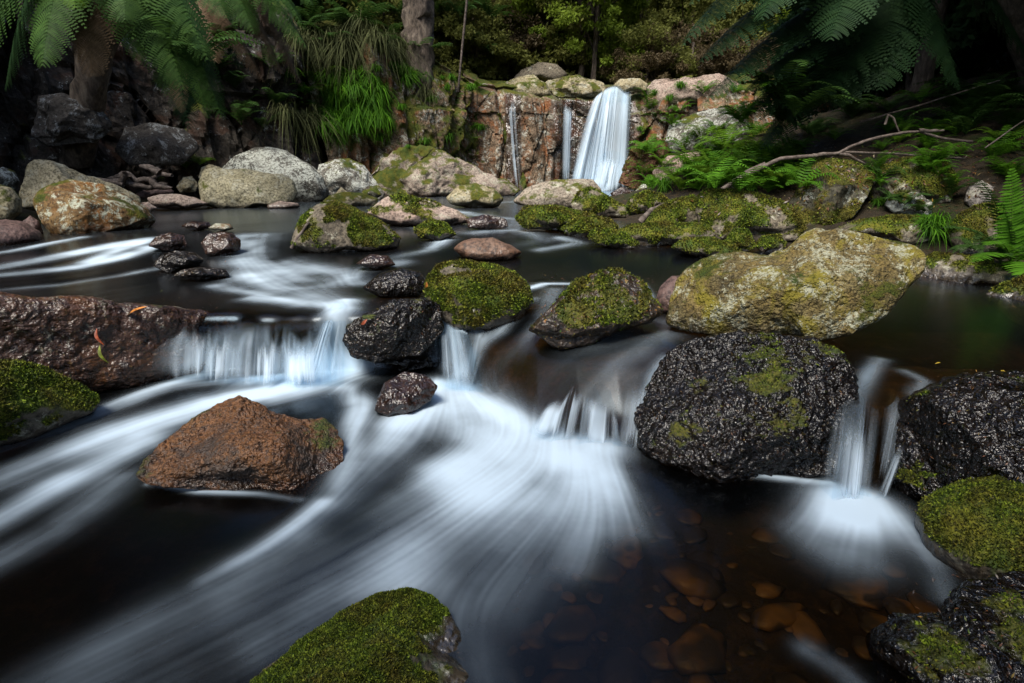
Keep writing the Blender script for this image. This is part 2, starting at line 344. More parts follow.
tr = m.n('ShaderNodeBsdfTransparent'); m.L(m.mix(m.attr('deep'), (.76, .60, .38), (.15, .105, .055)), tr.inputs[0])
gl = m.n('ShaderNodeBsdfGlossy'); m.L((.80, .90, 1.0), gl.inputs[0]); gl.inputs['Roughness'].default_value = .22  # reflection tinted towards the blue of the sky light
b = m.bump(lcA, .25, .01); m.L(b, gl.inputs['Normal'])
fr = m.n('ShaderNodeFresnel'); fr.inputs[0].default_value = 1.33; m.L(b, fr.inputs['Normal'])
ms = m.n('ShaderNodeMixShader'); m.L(m.math('MULTIPLY', fr.outputs[0], 1.0), ms.inputs[0]); m.L(tr.outputs[0], ms.inputs[1]); m.L(gl.outputs[0], ms.inputs[2])
fd = m.bsdf((.66, .81, .94), .7, None, .1)  # blue of the sky light put into the foam colour
tl = m.n('ShaderNodeBsdfTranslucent'); m.L((.70, .84, .95), tl.inputs[0])
ma = m.n('ShaderNodeMixShader'); ma.inputs[0].default_value = .2; m.L(fd, ma.inputs[1]); m.L(tl.outputs[0], ma.inputs[2])
m2 = m.n('ShaderNodeMixShader'); m.L(foam, m2.inputs[0]); m.L(ms.outputs[0], m2.inputs[1]); m.L(ma.outputs[0], m2.inputs[2])
MW = m.done(m2.outputs[0])
dp = np.clip((zw - Gz) / .35, 0, 1).ravel()[use]
wo = mesh('stream_water', Vw, F, MW, loc=(0, 0, 0), attrs={'foam': FO.ravel()[use], 'streak': (lc * .25 + lm * .05).ravel()[use], 'deep': dp}); tag(wo, kind='structure')
# ------------------------------------------------------------------ rocks
_ico = {}
def ico(n):
    if n not in _ico:
        import bmesh
        bm = bmesh.new(); bmesh.ops.create_icosphere(bm, subdivisions=n, radius=1.0)
        V = np.array([v.co[:] for v in bm.verts]); F = np.array([[v.index for v in f.verts] for f in bm.faces]); bm.free(); _ico[n] = (V / np.linalg.norm(V, axis=1, keepdims=True), F)
    return _ico[n]
def mossfuzz(parent, V, N, mossv, dens, size, mat, seed, name='moss', up=.6):
    """tiny upright moss leaves scattered where the moss value is high"""
    r = np.random.default_rng(seed); k = np.nonzero(mossv > .5)[0]
    if len(k) < 20: return
    n = int(dens); i = r.choice(k, n); j = r.choice(k, n)
    cl = fbm(V[i] * (.22 / size), 3, 4); i = i[cl > r.uniform(-.75, .15, n)]; n = len(i); P = V[i] + r.normal(0, size * .5, (n, 3)) * .6; D = N[i] * .8 + r.normal(0, .8, (n, 3)); D[:, 2] += up * .5
    D /= np.linalg.norm(D, axis=1, keepdims=True); s = size * r.uniform(.5, 1.4, n)[:, None]
    T = np.cross(D, r.normal(0, 1, (n, 3))); T /= np.linalg.norm(T, axis=1, keepdims=True)
    a = P - T * s * .42 - D * s * .25; b = P + T * s * .42 - D * s * .25; c = P + D * s * .8 + T * s * .1; 
    VV = np.stack([a, b, c], 1).reshape(-1, 3); FF = np.arange(n * 3).reshape(-1, 3)
    o = mesh(name, VV, FF, mat, parent=parent, loc=np.array(parent.location), smooth=False, attrs={'var': np.repeat(r.uniform(0, 1, n) ** 2.2, 3)}); tag(o, kind='stuff')
def shape_rock(poly, d=None, T=.8, sub=5, seed=0, q=2.3, nf=7, rough=.06, freq=1.6, z=None, back=.3, sink=0.0, ridge=False, fine=.014, fdepth=.6, knob=0.0, lean=.35):
    poly = np.array(poly, float); A = poly; B = np.roll(poly, -1, 0); cr = A[:, 0] * B[:, 1] - B[:, 0] * A[:, 1]
    cx = ((A[:, 0] + B[:, 0]) * cr).sum() / (3 * cr.sum()); cyy = ((A[:, 1] + B[:, 1]) * cr).sum() / (3 * cr.sum())
    bi = poly[:, 1].argmax(); bp = poly[bi]
    if d == 'g': Pb = atg(cx, bp[1])
    elif z is not None: rr = ray(cx, bp[1]); Pb = CAM + rr * ((z - CAMZ) / rr[2])
    elif d is not None: Pb = pt(cx, bp[1], d)
    else: Pb = at(cx, bp[1])
    if sink: poly[:, 1] = np.where(poly[:, 1] > cyy, cyy + (poly[:, 1] - cyy) * (1 + sink), poly[:, 1])
    rc = ray(cx, cyy); rc = rc / np.linalg.norm(rc); D0 = (Pb - CAM) @ rc
    hw = (poly[:, 0].max() - poly[:, 0].min()) / 2 * D0 / FPX; hh = (poly[:, 1].max() - poly[:, 1].min()) / 2 * D0 / FPX
    size = math.sqrt(hw * hh); TT = T * max(size, .6 * hw); Dc = D0 + back * TT + lean * hh; C = CAM + rc * Dc
    u = np.cross(rc, [0, 0, 1.0]); u /= np.linalg.norm(u); v = np.cross(u, rc)
    Q = []
    for p in poly:
        rr = ray(*p); rr = rr / np.linalg.norm(rr); X = CAM + rr * (Dc / (rr @ rc)) - C; Q.append((X @ u, X @ v))
    Q = np.array(Q); th = np.linspace(-math.pi, math.pi, 721); R = np.zeros(721); dx, dy = np.cos(th), np.sin(th)
    for k in range(len(Q)):
        a, b = Q[k], Q[(k + 1) % len(Q)]; e = b - a; den = dx * e[1] - dy * e[0]
        with np.errstate(all='ignore'):
            t = (a[0] * e[1] - a[1] * e[0]) / den; s = (a[0] * dy - a[1] * dx) / den
        ok = (t > 0) & (s >= -1e-6) & (s <= 1 + 1e-6); R = np.where(ok & (t > R), t, R)
    for _ in range(3): Rm = R[:-1]; Rm = (np.roll(Rm, 2) + np.roll(Rm, 1) + 2 * Rm + np.roll(Rm, -1) + np.roll(Rm, -2)) / 6; R = np.append(Rm, Rm[0])
    S, F = ico(sub); r_ = np.random.default_rng(seed)
    a, b, c = S[:, 0], S[:, 1], S[:, 2]; rho = np.sqrt(a * a + b * b); cc = np.sign(c) * (1 - np.minimum(1, rho) ** q + 1e-9) ** (1 / q)
    rho2 = np.minimum(1, rho)
    for k in range(nf):
        n = r_.normal(0, 1, 3); n[2] = abs(n[2]) * .7 + .35; n /= np.linalg.norm(n); off = r_.uniform(.5, .85)
        pl = (off - n[0] * a - n[1] * b) / n[2]; pl = np.maximum(pl, .12); cc = np.where(c > 0, cc - np.maximum(0, cc - pl) * fdepth, cc)
    Rt = np.interp(np.arctan2(b, a), th, R)
    P = C + (np.cos(np.arctan2(b, a)) * Rt * rho2)[:, None] * u + (np.sin(np.arctan2(b, a)) * Rt * rho2)[:, None] * v - (cc * TT)[:, None] * rc
    P = P + ((P - C) @ v * lean)[:, None] * rc
    N = vnormals(P, F); pp = (P - C) / size * freq + seed * 7.7
    nz = fbm(pp, 5, seed, .52, ridge=ridge); f2 = fbm(pp * 6, 4, seed + 3, .6)
    f1, edge, _ = cells(pp * 1.3, seed)
    P = P + N * ((nz * rough + (np.minimum(edge, .25) - .12) * rough * .9) * size + f2 * fine * size)[:, None]
    if knob:
        ww = (P - C) * 26 + fbm((P - C) * 14, 2, 5)[:, None] * .8; k1, e1, i1 = cells(ww, 7); k2, e2, i2 = cells(ww * 2.3 + 9, 8)
        P = P + N * (((i1 - .5) * .9 + (.5 - k1) * .7 + (i2 - .5) * .35 + (.4 - k2) * .3) * knob)[:, None]
    N = vnormals(P, F)
    return P, F, N, C, size
ROCKN = [0]
def rock(label, poly, mat, moss=0.0, fuzz=0, fsize=.012, name='rock', cat='rock', group=None, mossup=.55, **kw):
    ROCKN[0] += 1; seed = kw.pop('seed', ROCKN[0] * 3 + 1); mseed = kw.pop('mseed', seed + 50)
    P, F, N, C, size = shape_rock(poly, seed=seed, **kw)
    mv = np.zeros(len(P))
    if moss > 0:
        mn = fbm((P - C) / size * 1.9 + seed, 5, mseed, .6)
        ha = np.clip((P[:, 2] - Wf(P[:, 0], P[:, 1])) / .05, 0, 1)
        mv = np.clip(moss + .35 * (N[:, 2] - mossup) + .75 * mn, 0, 1) * (.3 + .7 * ha)
    o = mesh(name, P, F, mat, loc=C, attrs={'habove': P[:, 2] - Wf(P[:, 0], P[:, 1]), 'moss': mv}); tag(o, label, cat, group)
    if fuzz: mossfuzz(o, P, N, mv, fuzz, fsize, MFUZZ, seed + 1)
    return o, (P, F, N, C, size, mv)
m = M('moss_leaf'); m.v = m.vec((1, 1, 1)); va = m.attr('var'); big = m.noise(6, 4, .7)
c = m.mix(va, (.018, .036, .004), (.22, .30, .02)); c = m.mix(m.rng(big, .42, .6), c, m.mix(va, (.03, .028, .006), (.21, .18, .02)))
MFUZZ = m.done(m.bsdf(c, .75, None, .25, Subsurface_Weight=0.0))
TAN = rock_mat('pale_lichen_stone', (.15, .12, .06), (.34, .29, .17), (.46, .41, .28), la=.5)
PINK = rock_mat('pink_granite', (.22, .15, .12), (.36, .27, .22), (.46, .38, .32), la=.3)
GREY = rock_mat('grey_lichen_stone', (.05, .045, .04), (.13, .12, .10), (.24, .22, .18), la=.8, lich=(.5, .52, .46))
BROWN = rock_mat('rusty_brown_stone', (.09, .035, .012), (.30, .12, .03), (.44, .21, .07), sc=2.2, wetall=.55, bumpst=1.2, stain=(.06, .045, .035))
PURP = rock_mat('purple_brown_stone', (.09, .05, .045), (.18, .11, .10), (.26, .17, .14), wetall=.3)
GOLD = rock_mat('ochre_lichen_stone', (.05, .038, .016), (.20, .14, .04), (.28, .23, .10), la=.6, lich=(.42, .42, .30), sc=2.2, stain=(.20, .17, .015), bumpst=1.1)
RUST = rock_mat('rust_lichen_stone', (.10, .045, .02), (.22, .13, .05), (.33, .24, .10), la=.7, lich=(.52, .54, .42), stain=(.24, .10, .025))
WET = rock_mat('wet_black_stone', (.007, .006, .005), (.020, .014, .010), (.042, .028, .017), wetall=1.0, speck=.12, sc=1.4, bumpst=1.1)
WETB = rock_mat('wet_brown_stone', (.03, .015, .01), (.08, .035, .02), (.13, .07, .04), wetall=.9, bumpst=1.2)
MOSSY = rock_mat('mossy_stone', (.05, .04, .03), (.13, .11, .08), (.26, .22, .16), la=.35, mossc=(.05, .085, .008), moss2=(.16, .15, .012))
SHADE = rock_mat('shade_toned_stone', (.02, .017, .014), (.05, .043, .036), (.09, .08, .07), la=.5, lich=(.24, .25, .25))  # shade under the tree fern put into these dark stone colours
# --- foreground
rock('large rusty brown rock in the white rapids at lower left', [(135, 474), (150, 452), (168, 433), (202, 411), (222, 398), (238, 393), (256, 400), (279, 411), (303, 420), (323, 415), (337, 428), (342, 442), (338, 465), (320, 485), (290, 495), (256, 487), (202, 486), (150, 482)],
     BROWN, T=.75, sub=8, q=3, nf=9, rough=.075, seed=11, sink=.06, moss=.12, fine=.022, back=.1, knob=.0045, lean=.7)
rock('moss covered rock rising at the bottom edge below the rapids', [(225, 715), (255, 678), (300, 640), (345, 610), (380, 590), (410, 585), (430, 592), (447, 612), (462, 640), (478, 665), (497, 700), (500, 760), (225, 760)],
     MOSSY, z=-.02, T=.8, sub=7, q=2.6, nf=4, rough=.05, seed=23, moss=.72, fuzz=150000, fsize=.0042)
rock('wet black rock ledge under the big ochre boulder', [(640, 418), (646, 388), (662, 358), (684, 338), (740, 330), (815, 336), (845, 352), (858, 378), (862, 405), (850, 440), (830, 466), (780, 474), (720, 473), (668, 460), (646, 442)],
     WET, T=.8, sub=8, q=3.2, nf=5, rough=.06, seed=31, sink=.05, fine=.02, moss=.2, knob=.015, fuzz=3000, fsize=.006)
rock('big ochre boulder with pale lichen perched on the wet black rock', [(671, 320), (674, 300), (678, 280), (690, 268), (711, 256), (741, 253), (768, 256), (788, 249), (800, 236), (815, 229), (852, 230), (879, 237), (912, 243), (927, 254), (924, 270), (905, 292), (882, 316), (850, 333), (815, 338), (788, 333), (761, 338), (714, 333), (684, 328)],
     GOLD, d=2.0, T=.75, sub=8, q=3.6, nf=8, rough=.05, seed=45, moss=.3, back=.15, knob=.004, lean=.45, fdepth=.55)
rock('wet black leaf littered rock mass right of the small side cascade', [(896, 425), (905, 400), (930, 383), (965, 376), (1040, 368), (1120, 380), (1130, 520), (1000, 545), (930, 525), (900, 500), (888, 462)],
     WET, z=.0, T=.7, sub=8, q=2.8, nf=5, rough=.07, seed=51, fine=.02, moss=.36, fuzz=9000, fsize=.007, knob=.009)
rock('mossy mound low at the right edge below the black rock mass', [(918, 525), (925, 503), (950, 486), (1000, 470), (1060, 460), (1110, 480), (1110, 590), (1030, 600), (960, 580), (930, 555)],
     MOSSY, z=-.02, T=.8, sub=6, q=2.4, nf=3, rough=.06, moss=.68, fuzz=60000, fsize=.006, seed=57)
rock('wet bluish black rock in the bottom right corner', [(872, 640), (895, 620), (940, 612), (955, 585), (1000, 568), (1080, 570), (1120, 640), (1120, 800), (960, 800), (905, 720)],
     WET, z=-.05, T=.6, sub=7, q=2.6, nf=5, rough=.07, fine=.02, seed=63, moss=.25, fuzz=4000, fsize=.006, knob=.009)
# --- ledge at left with its moss clumps
rock('long brown stone ledge at left edge beside the little cascade', [(-120, 292), (0, 291), (60, 295), (110, 301), (170, 304), (215, 309), (232, 318), (240, 335), (225, 365), (200, 378), (150, 390), (90, 395), (-120, 400)],
     rock_mat('ledge_stone', (.03, .015, .01), (.10, .05, .035), (.24, .15, .11), la=.3, wetall=.8, speck=.2, bumpst=1.0, stain=(.20, .08, .02)), T=.26, sub=8, q=4.0, nf=0, rough=.06, seed=71, fine=.018, back=.35, moss=.2, lean=-.1, knob=.006)
rock('mossy lump on the front of the brown ledge at left edge', [(-60, 325), (-20, 313), (10, 311), (35, 320), (48, 334), (42, 352), (15, 362), (-60, 366)], MOSSY, d=2.2, T=.6, sub=6, moss=.9, fuzz=16000, fsize=.013, seed=75, nf=2)
rock('domed mossy rock at left edge beneath the ledge', [(-90, 378), (-20, 363), (20, 361), (48, 367), (76, 381), (99, 398), (95, 412), (50, 428), (15, 442), (-60, 460), (-100, 440)], MOSSY, T=.8, sub=6, moss=.7, fuzz=60000, fsize=.008, seed=79, nf=2, q=2.5)
# --- middle of the stream
rock('rounded moss covered rock in midstream above the white chute', [(426, 292), (427, 277), (438, 265), (458, 260), (492, 264), (514, 273), (528, 287), (531, 302), (520, 318), (490, 328), (455, 325), (435, 312)], MOSSY, T=.8, sub=6, moss=.75, fuzz=60000, fsize=.009, seed=83, nf=2, sink=.1)
rock('wet black rock with an orange leaf left of the mossy midstream rock', [(344, 340), (348, 326), (364, 314), (390, 302), (424, 297), (441, 305), (444, 330), (422, 354), (374, 362), (350, 356)], WET, d=2.36, back=.1, lean=.1, T=.7, sub=7, seed=87, rough=.07, nf=4, q=2.6, fine=.02, moss=.15, knob=.009)
rock('small wet dark brown rock pointing out of the white rapids', [(374, 410), (385, 383), (405, 371), (425, 374), (438, 386), (430, 400), (412, 413), (388, 418)], WETB, T=.8, sub=6, seed=91, nf=6, fine=.03)
rock('small black stone below the wet black rock at the cascade foot', [(383, 364), (395, 351), (415, 348), (430, 355), (433, 366), (402, 372)], WET, T=.8, sub=5, seed=93)
rock('smooth dark stone under the water film left of the mossy midstream rock', [(362, 288), (380, 273), (400, 267), (420, 271), (429, 284), (418, 297), (380, 298)], WET, T=.8, sub=5, seed=95, q=2.1, nf=0, rough=.03)
rock('flat dark stone barely above the water behind the smooth dark stone', [(355, 264), (370, 254), (388, 256), (396, 265), (375, 270)], WETB, T=.8, sub=5, seed=97, nf=1)
o, slab = rock('low leafy slab with mossy top in front of the small pool', [(528, 330), (546, 312), (560, 297), (575, 282), (600, 271), (620, 270), (640, 280), (652, 296), (662, 312), (650, 322), (620, 330), (590, 345), (560, 348)], 
     rock_mat('leafy_slab_stone', (.03, .022, .018), (.07, .05, .035), (.12, .08, .05), wetall=.7, speck=1.0, bumpst=1.2), T=.7, sub=6, moss=.55, fuzz=12000, fsize=.010, seed=101, nf=3, q=2.6, fine=.02, mossup=.75, knob=.008)
rock('rounded grey brown stone wedged against the left of the ochre boulder', [(655, 302), (660, 286), (672, 276), (690, 276), (696, 296), (684, 312), (664, 314)], PURP, T=.8, sub=5, seed=103, nf=2)
rock('domed rusty stone alone in the pool above the mossy midstream rock', [(453, 249), (460, 242), (472, 238), (492, 238), (510, 244), (523, 252), (512, 259), (485, 260), (463, 257)], rock_mat('rusty_dome', (.08, .045, .03), (.18, .09, .05), (.24, .15, .1), wetall=.35), T=.9, sub=5, seed=105, nf=1, sink=.2)
rock('large moss topped rock at left of midstream with a stick against it', [(291, 244), (295, 231), (302, 217), (317, 205), (337, 202), (360, 211), (384, 223), (401, 237), (397, 247), (360, 252), (317, 251)], MOSSY, T=.8, sub=6, moss=.62, fuzz=90000, fsize=0.009, seed=107, nf=4, sink=.12)
rock('dark flat stone in the shallows right of the pink slab', [(466, 219), (485, 214), (506, 219), (508, 227), (488, 230), (468, 228)], WETB, T=.9, sub=5, seed=109)
rock('small mossy stone in front of the pink slab', [(414, 229), (431, 219), (446, 223), (456, 235), (440, 241), (419, 238)], MOSSY, T=.8, sub=5, moss=.85, fuzz=9000, fsize=0.012, seed=111, nf=1)
rock('broad pink granite slab with mossy left shoulder', [(366, 213), (381, 199), (401, 193), (431, 201), (458, 211), (470, 221), (447, 226), (397, 226), (377, 219)], PINK, T=.8, sub=6, moss=.42, seed=113, nf=4, fuzz=5400, fsize=0.015)
rock('rounded tan green boulder by the cliff foot left of the falls', [(446, 198), (458, 186), (475, 183), (495, 188), (504, 199), (498, 207), (471, 208), (451, 204)], TAN, T=.9, sub=5, moss=.45, seed=115, nf=2)
# --- left bank
rock('large dark boulder with pale lichen patches behind the pitted one', [(220, 170), (236, 155), (251, 148), (266, 147), (286, 151), (310, 164), (325, 177), (329, 190), (323, 202), (308, 208), (280, 209), (235, 204)], rock_mat('dark_lichen_boulder', (.03, .028, .024), (.09, .085, .07), (.2, .19, .16), la=.95, lich=(.46, .48, .42)), d=8.3, T=.9, sub=6, seed=117, nf=6, q=2.7)
rock('pitted pale yellow boulder in front of the dark lichen boulder', [(198, 183), (203, 171), (212, 168), (240, 169), (262, 171), (282, 174), (294, 182), (298, 192), (293, 203), (275, 209), (250, 211), (222, 210), (203, 203)], rock_mat('pitted_pale_stone', (.16, .14, .08), (.33, .30, .19), (.44, .41, .29), la=.4, moss2=(.12, .12, .02)), d=7.3, T=.8, sub=6, seed=119, nf=4, moss=.22, q=2.6)
rock('small tan stone peeking out left of the dark lichen boulder', [(198, 178), (201, 168), (209, 164), (220, 167), (226, 180), (212, 184)], TAN, d=8.0, T=.8, sub=5, seed=121)
rock('flat topped grey boulder right of the dark lichen boulder', [(314, 180), (318, 164), (335, 159), (350, 158), (364, 165), (374, 178), (384, 194), (378, 202), (350, 203), (325, 195)], GREY, d=8.6, T=.8, sub=6, seed=123, nf=7, moss=.35)
rock('low mossy stone below the flat topped grey boulder', [(322, 202), (330, 195), (344, 192), (365, 193), (379, 199), (376, 207), (354, 212), (330, 209)], TAN, d=7.6, T=.8, sub=5, moss=.6, seed=125)
rock('little mossy stone touching the right foot of the grey boulder', [(361, 193), (367, 186), (376, 186), (382, 195), (374, 200)], MOSSY, d=7.9, sub=4, moss=.6, seed=127)
rock('tiny pale stone between the grey boulder and the low mossy stone', [(334, 195), (341, 187), (349, 193), (344, 197)], TAN, d=7.9, sub=4, seed=129)
rock('flat pink pebble at the waterline under the pitted boulder', [(267, 205), (280, 201), (298, 203), (301, 207), (285, 210), (268, 209)], PINK, d=7.2, sub=4, seed=131)
rock('large lichen spotted boulder with rusty foot on the left bank', [(31, 200), (36, 192), (50, 184), (71, 180), (101, 184), (128, 196), (148, 208), (156, 221), (146, 231), (121, 239), (81, 241), (54, 237), (40, 219)], RUST, d=4.75, T=.75, sub=6, seed=133, nf=7, q=2.8, moss=.22)
rock('long tan boulder stretching behind the lichen spotted one', [(20, 192), (27, 165), (34, 159), (50, 160), (65, 164), (80, 174), (100, 180), (120, 187), (140, 197), (143, 206), (60, 217), (24, 207)], TAN, d=5.6, T=.6, sub=6, seed=135, nf=6)
rock('rounded olive boulder cut by the left edge', [(-40, 196), (0, 184), (12, 188), (21, 199), (22, 212), (10, 224), (-40, 224)], TAN, d=5.0, sub=5, moss=.4, seed=137)
rock('small shaded boulder highest at the left edge', [(-30, 180), (3, 167), (14, 171), (20, 182), (15, 191), (-30, 192)], GREY, d=6.2, sub=5, moss=.3, seed=139)
rock('flat purple brown stone low at the left edge', [(-50, 226), (5, 219), (25, 222), (41, 231), (43, 241), (20, 248), (-50, 250)], PURP, d=4.2, T=.7, sub=5, seed=141, nf=3)
rock('small brown stone squeezed beside the lichen spotted boulder', [(22, 222), (30, 215), (39, 221), (44, 234), (33, 237)], PURP, d=4.6, sub=4, seed=143)
rock('upper flat pink pebble behind the pool at left', [(135, 194), (148, 188), (165, 187), (174, 191), (172, 197), (140, 198)], PURP, d=7.4, sub=4, seed=145)
rock('long flat pink stone lying at the pool edge', [(147, 198), (160, 194), (177, 194), (196, 198), (210, 204), (190, 209), (160, 208), (149, 204)], PINK, d=6.9, sub=5, seed=147)
rock('small pink stone below the long flat pink stone', [(137, 203), (148, 202), (158, 208), (146, 214)], PINK, d=6.4, sub=4, seed=149)
rock('little tan stone between the driftwood and the pitted boulder', [(176, 187), (183, 177), (192, 176), (198, 184), (196, 192), (180, 193)], TAN, d=7.8, sub=4, seed=151)
rock('dark domed stone in the upper left rapids', [(201, 243), (208, 235), (219, 232), (233, 233), (241, 240), (241, 250), (222, 257), (206, 254)], WETB, T=.8, sub=5, seed=153)
rock('low leaf strewn stone left of the dark domed stone', [(153, 266), (160, 256), (175, 250), (195, 252), (204, 260), (196, 269), (168, 273)], WET, T=.8, sub=5, seed=155)
rock('flat pebbly stone nearest the ledge in the upper left rapids', [(173, 276), (182, 270), (200, 267), (226, 269), (230, 276), (202, 281)], WET, T=.8, sub=5, seed=157)
rock('submerged rounded brown stone behind the leaf strewn stone', [(148, 246), (156, 236), (170, 232), (184, 235), (188, 246), (170, 252)], WETB, T=.8, sub=4, seed=159)
rock('thin dark stone farthest back in the upper left rapids', [(180, 226), (192, 221), (209, 222), (212, 228), (196, 231)], WETB, T=.8, sub=4, seed=161)
rock('amber stone awash beside the thin dark stone', [(208, 228), (216, 223), (230, 224), (234, 229), (220, 232)], RUST, T=.8, sub=4, seed=163)
# --- bar and right bank
rock('broad pale lichen slab in front of the plunge pool', [(513, 202), (525, 188), (540, 183), (556, 180), (593, 179), (602, 190), (597, 206), (562, 211), (532, 208)], rock_mat('pale_slab', (.15, .12, .09), (.30, .25, .19), (.42, .37, .3), la=.5), d='g', T=.7, sub=6, seed=165, nf=7, moss=.3)
rock('mossy pointed rock right of the pale lichen slab', [(571, 204), (578, 192), (590, 187), (600, 193), (612, 199), (632, 210), (628, 219), (596, 216), (574, 212)], MOSSY, d='g', T=.8, sub=5, moss=.75, seed=167, fuzz=9000, fsize=0.015)
rock('long moss covered rock at the far edge of the pool', [(515, 218), (525, 206), (556, 207), (589, 214), (610, 220), (618, 227), (610, 233), (562, 231), (525, 228)], MOSSY, T=.8, sub=6, moss=.9, seed=169, fuzz=28800, fsize=0.014)
rock('knobbly mossy stone in front of the long moss covered rock', [(561, 229), (576, 219), (591, 218), (596, 230), (584, 237), (569, 236)], MOSSY, T=.8, sub=5, moss=.9, seed=171, fuzz=14400, fsize=0.012)
rock('tongue shaped mossy stone reaching into the pool', [(588, 238), (592, 230), (605, 228), (625, 234), (639, 243), (633, 249), (612, 248), (598, 245)], MOSSY, T=.8, sub=5, moss=.9, seed=173, fuzz=16200, fsize=0.012)
rock('mossy hump under the ferns at the foot of the falls', [(626, 206), (633, 196), (645, 191), (662, 194), (672, 203), (657, 212), (633, 213)], MOSSY, d='g', T=.8, sub=5, moss=.85, seed=175, fuzz=10800, fsize=0.014)
rock('steep mossy rock leaning left of the dark mossy boulder', [(645, 224), (655, 210), (668, 201), (694, 195), (701, 207), (697, 227), (660, 230)], MOSSY, d='g', T=.7, sub=5, moss=.75, seed=177, fuzz=16200, fsize=0.012)
rock('wide flat mossy rock along the pool below the steep one', [(612, 233), (633, 224), (670, 223), (707, 225), (716, 235), (700, 244), (647, 247), (618, 241)], MOSSY, d='g', T=.7, sub=6, moss=.8, seed=179, fuzz=25200, fsize=0.011)
rock('low mossy rock just behind the ochre boulder', [(672, 247), (684, 238), (714, 238), (742, 251), (735, 259), (700, 258), (680, 252)], MOSSY, T=.8, d='g', sub=5, moss=.85, seed=181, fuzz=16200, fsize=0.010)
rock('dark hulking boulder with a mossy back on the right bank', [(695, 212), (696, 197), (706, 189), (741, 191), (765, 196), (785, 204), (800, 214), (807, 228), (797, 240), (760, 243), (715, 243), (703, 230)], MOSSY, d='g', T=.7, sub=6, moss=.6, seed=183, fuzz=36000, fsize=0.011, mossup=.45)
rock('small round mossy stone under the dark hulking boulder', [(724, 243), (734, 229), (748, 230), (755, 248), (742, 254), (727, 252)], MOSSY, d='g', sub=5, moss=.85, seed=183, fuzz=9000, fsize=0.010)
rock('second small mossy stone under the dark hulking boulder', [(755, 246), (762, 237), (776, 235), (786, 243), (782, 252), (762, 253)], MOSSY, d='g', sub=5, moss=.8, seed=183, fuzz=7200, fsize=0.010)
rock('dark round stone at the base of the falls', [(610, 193), (622, 187), (632, 191), (630, 203), (616, 205)], WETB, d=8.4, sub=4, seed=187)
rock('small lichen stone between the falls and the bright ferns', [(634, 192), (642, 184), (655, 184), (660, 193), (648, 197)], GREY, d=8.8, sub=4, moss=.4, seed=188)
rock('tilted lichen block with a mossy face on the right bank', [(788, 207), (802, 182), (818, 157), (835, 158), (859, 162), (876, 175), (868, 195), (853, 217), (822, 228), (798, 223)], rock_mat('lichen_block', (.03, .028, .018), (.07, .065, .04), (.12, .11, .08), la=.42, lich=(.40, .42, .36), mossc=(.06, .06, .008), moss2=(.13, .11, .012)), d='g', T=.7, sub=6, seed=189, nf=8, q=3, moss=.68, fdepth=.85, fuzz=9000, fsize=0.010)
rock('long mossy boulder behind the tilted lichen block', [(862, 185), (878, 166), (905, 157), (930, 156), (948, 162), (958, 180), (950, 202), (905, 208), (870, 200)], MOSSY, d='g', T=.7, sub=5, moss=.65, seed=191, fuzz=12600, fsize=0.012)
rock('small lichen stone right of the tilted lichen block', [(884, 205), (890, 193), (902, 187), (919, 193), (933, 203), (930, 217), (900, 218)], GREY, d='g', T=.8, sub=5, moss=.45, seed=193)
rock('pale bleached stone under the fern fronds at right', [(964, 202), (968, 187), (982, 180), (994, 187), (990, 204), (974, 212)], rock_mat('pale_bleached', (.12, .1, .09), (.26, .23, .2), (.36, .33, .3), la=.5), d='g', T=.8, sub=5, seed=195)
rock('mossy boulder beside the bright fern at right', [(944, 232), (958, 214), (975, 205), (995, 203), (1012, 216), (1022, 240), (1003, 258), (960, 257)], MOSSY, d='g', T=.7, sub=5, moss=.5, seed=197, fuzz=10800, fsize=0.010)
rock('low mossy shelf behind the right end of the ochre boulder', [(825, 232), (860, 220), (900, 215), (938, 216), (948, 230), (920, 244), (870, 244)], MOSSY, d='g', T=.7, sub=5, moss=.55, seed=199, fuzz=10800, fsize=0.010)
rock('dark undercut bank stone behind the still pool', [(905, 282), (912, 262), (935, 252), (975, 255), (1010, 262), (1040, 270), (1040, 292), (985, 296), (930, 292)], MOSSY, d=3.15, T=.5, sub=6, moss=.45, seed=201, fuzz=10800, fsize=0.009)
rock('mossy bank stone at the right edge of the still pool', [(982, 298), (1000, 286), (1030, 274), (1090, 268), (1110, 320), (1060, 338), (1020, 325)], MOSSY, d=2.6, T=.6, sub=6, moss=.9, seed=203, fuzz=16000, fsize=.012)
rock('dark lichen outcrop on the slope right of the falls', [(664, 140), (670, 124), (697, 112), (721, 106), (744, 117), (752, 130), (740, 150), (700, 158), (672, 154)], GREY, d=10.2, T=.7, sub=6, seed=205, nf=8, moss=.3)
rock('flat pale capstone at the right lip of the falls', [(613, 86), (620, 79), (640, 78), (648, 84), (646, 91), (625, 92)], TAN, d=12.3, T=.8, sub=5, seed=207)
rock('jagged mossy capstone left of the falls lip', [(540, 90), (548, 80), (562, 77), (578, 75), (592, 80), (604, 84), (606, 93), (590, 96), (560, 97)], TAN, d=12.75, T=.7, sub=6, seed=209, moss=.45, nf=10, fdepth=.95, rough=.14)
rock('second jagged mossy capstone farther left on the falls cliff', [(478, 98), (488, 86), (503, 83), (518, 76), (532, 75), (548, 83), (552, 95), (530, 101), (500, 102)], TAN, d=12.6, T=.7, sub=6, seed=210, moss=.45, nf=10, fdepth=.95, rough=.14)
rock('mossy boulder behind and above the jagged capstones', [(512, 80), (522, 70), (538, 62), (556, 64), (568, 74), (560, 82), (520, 84)], MOSSY, d=13.6, T=.7, sub=5, seed=211, nf=7)
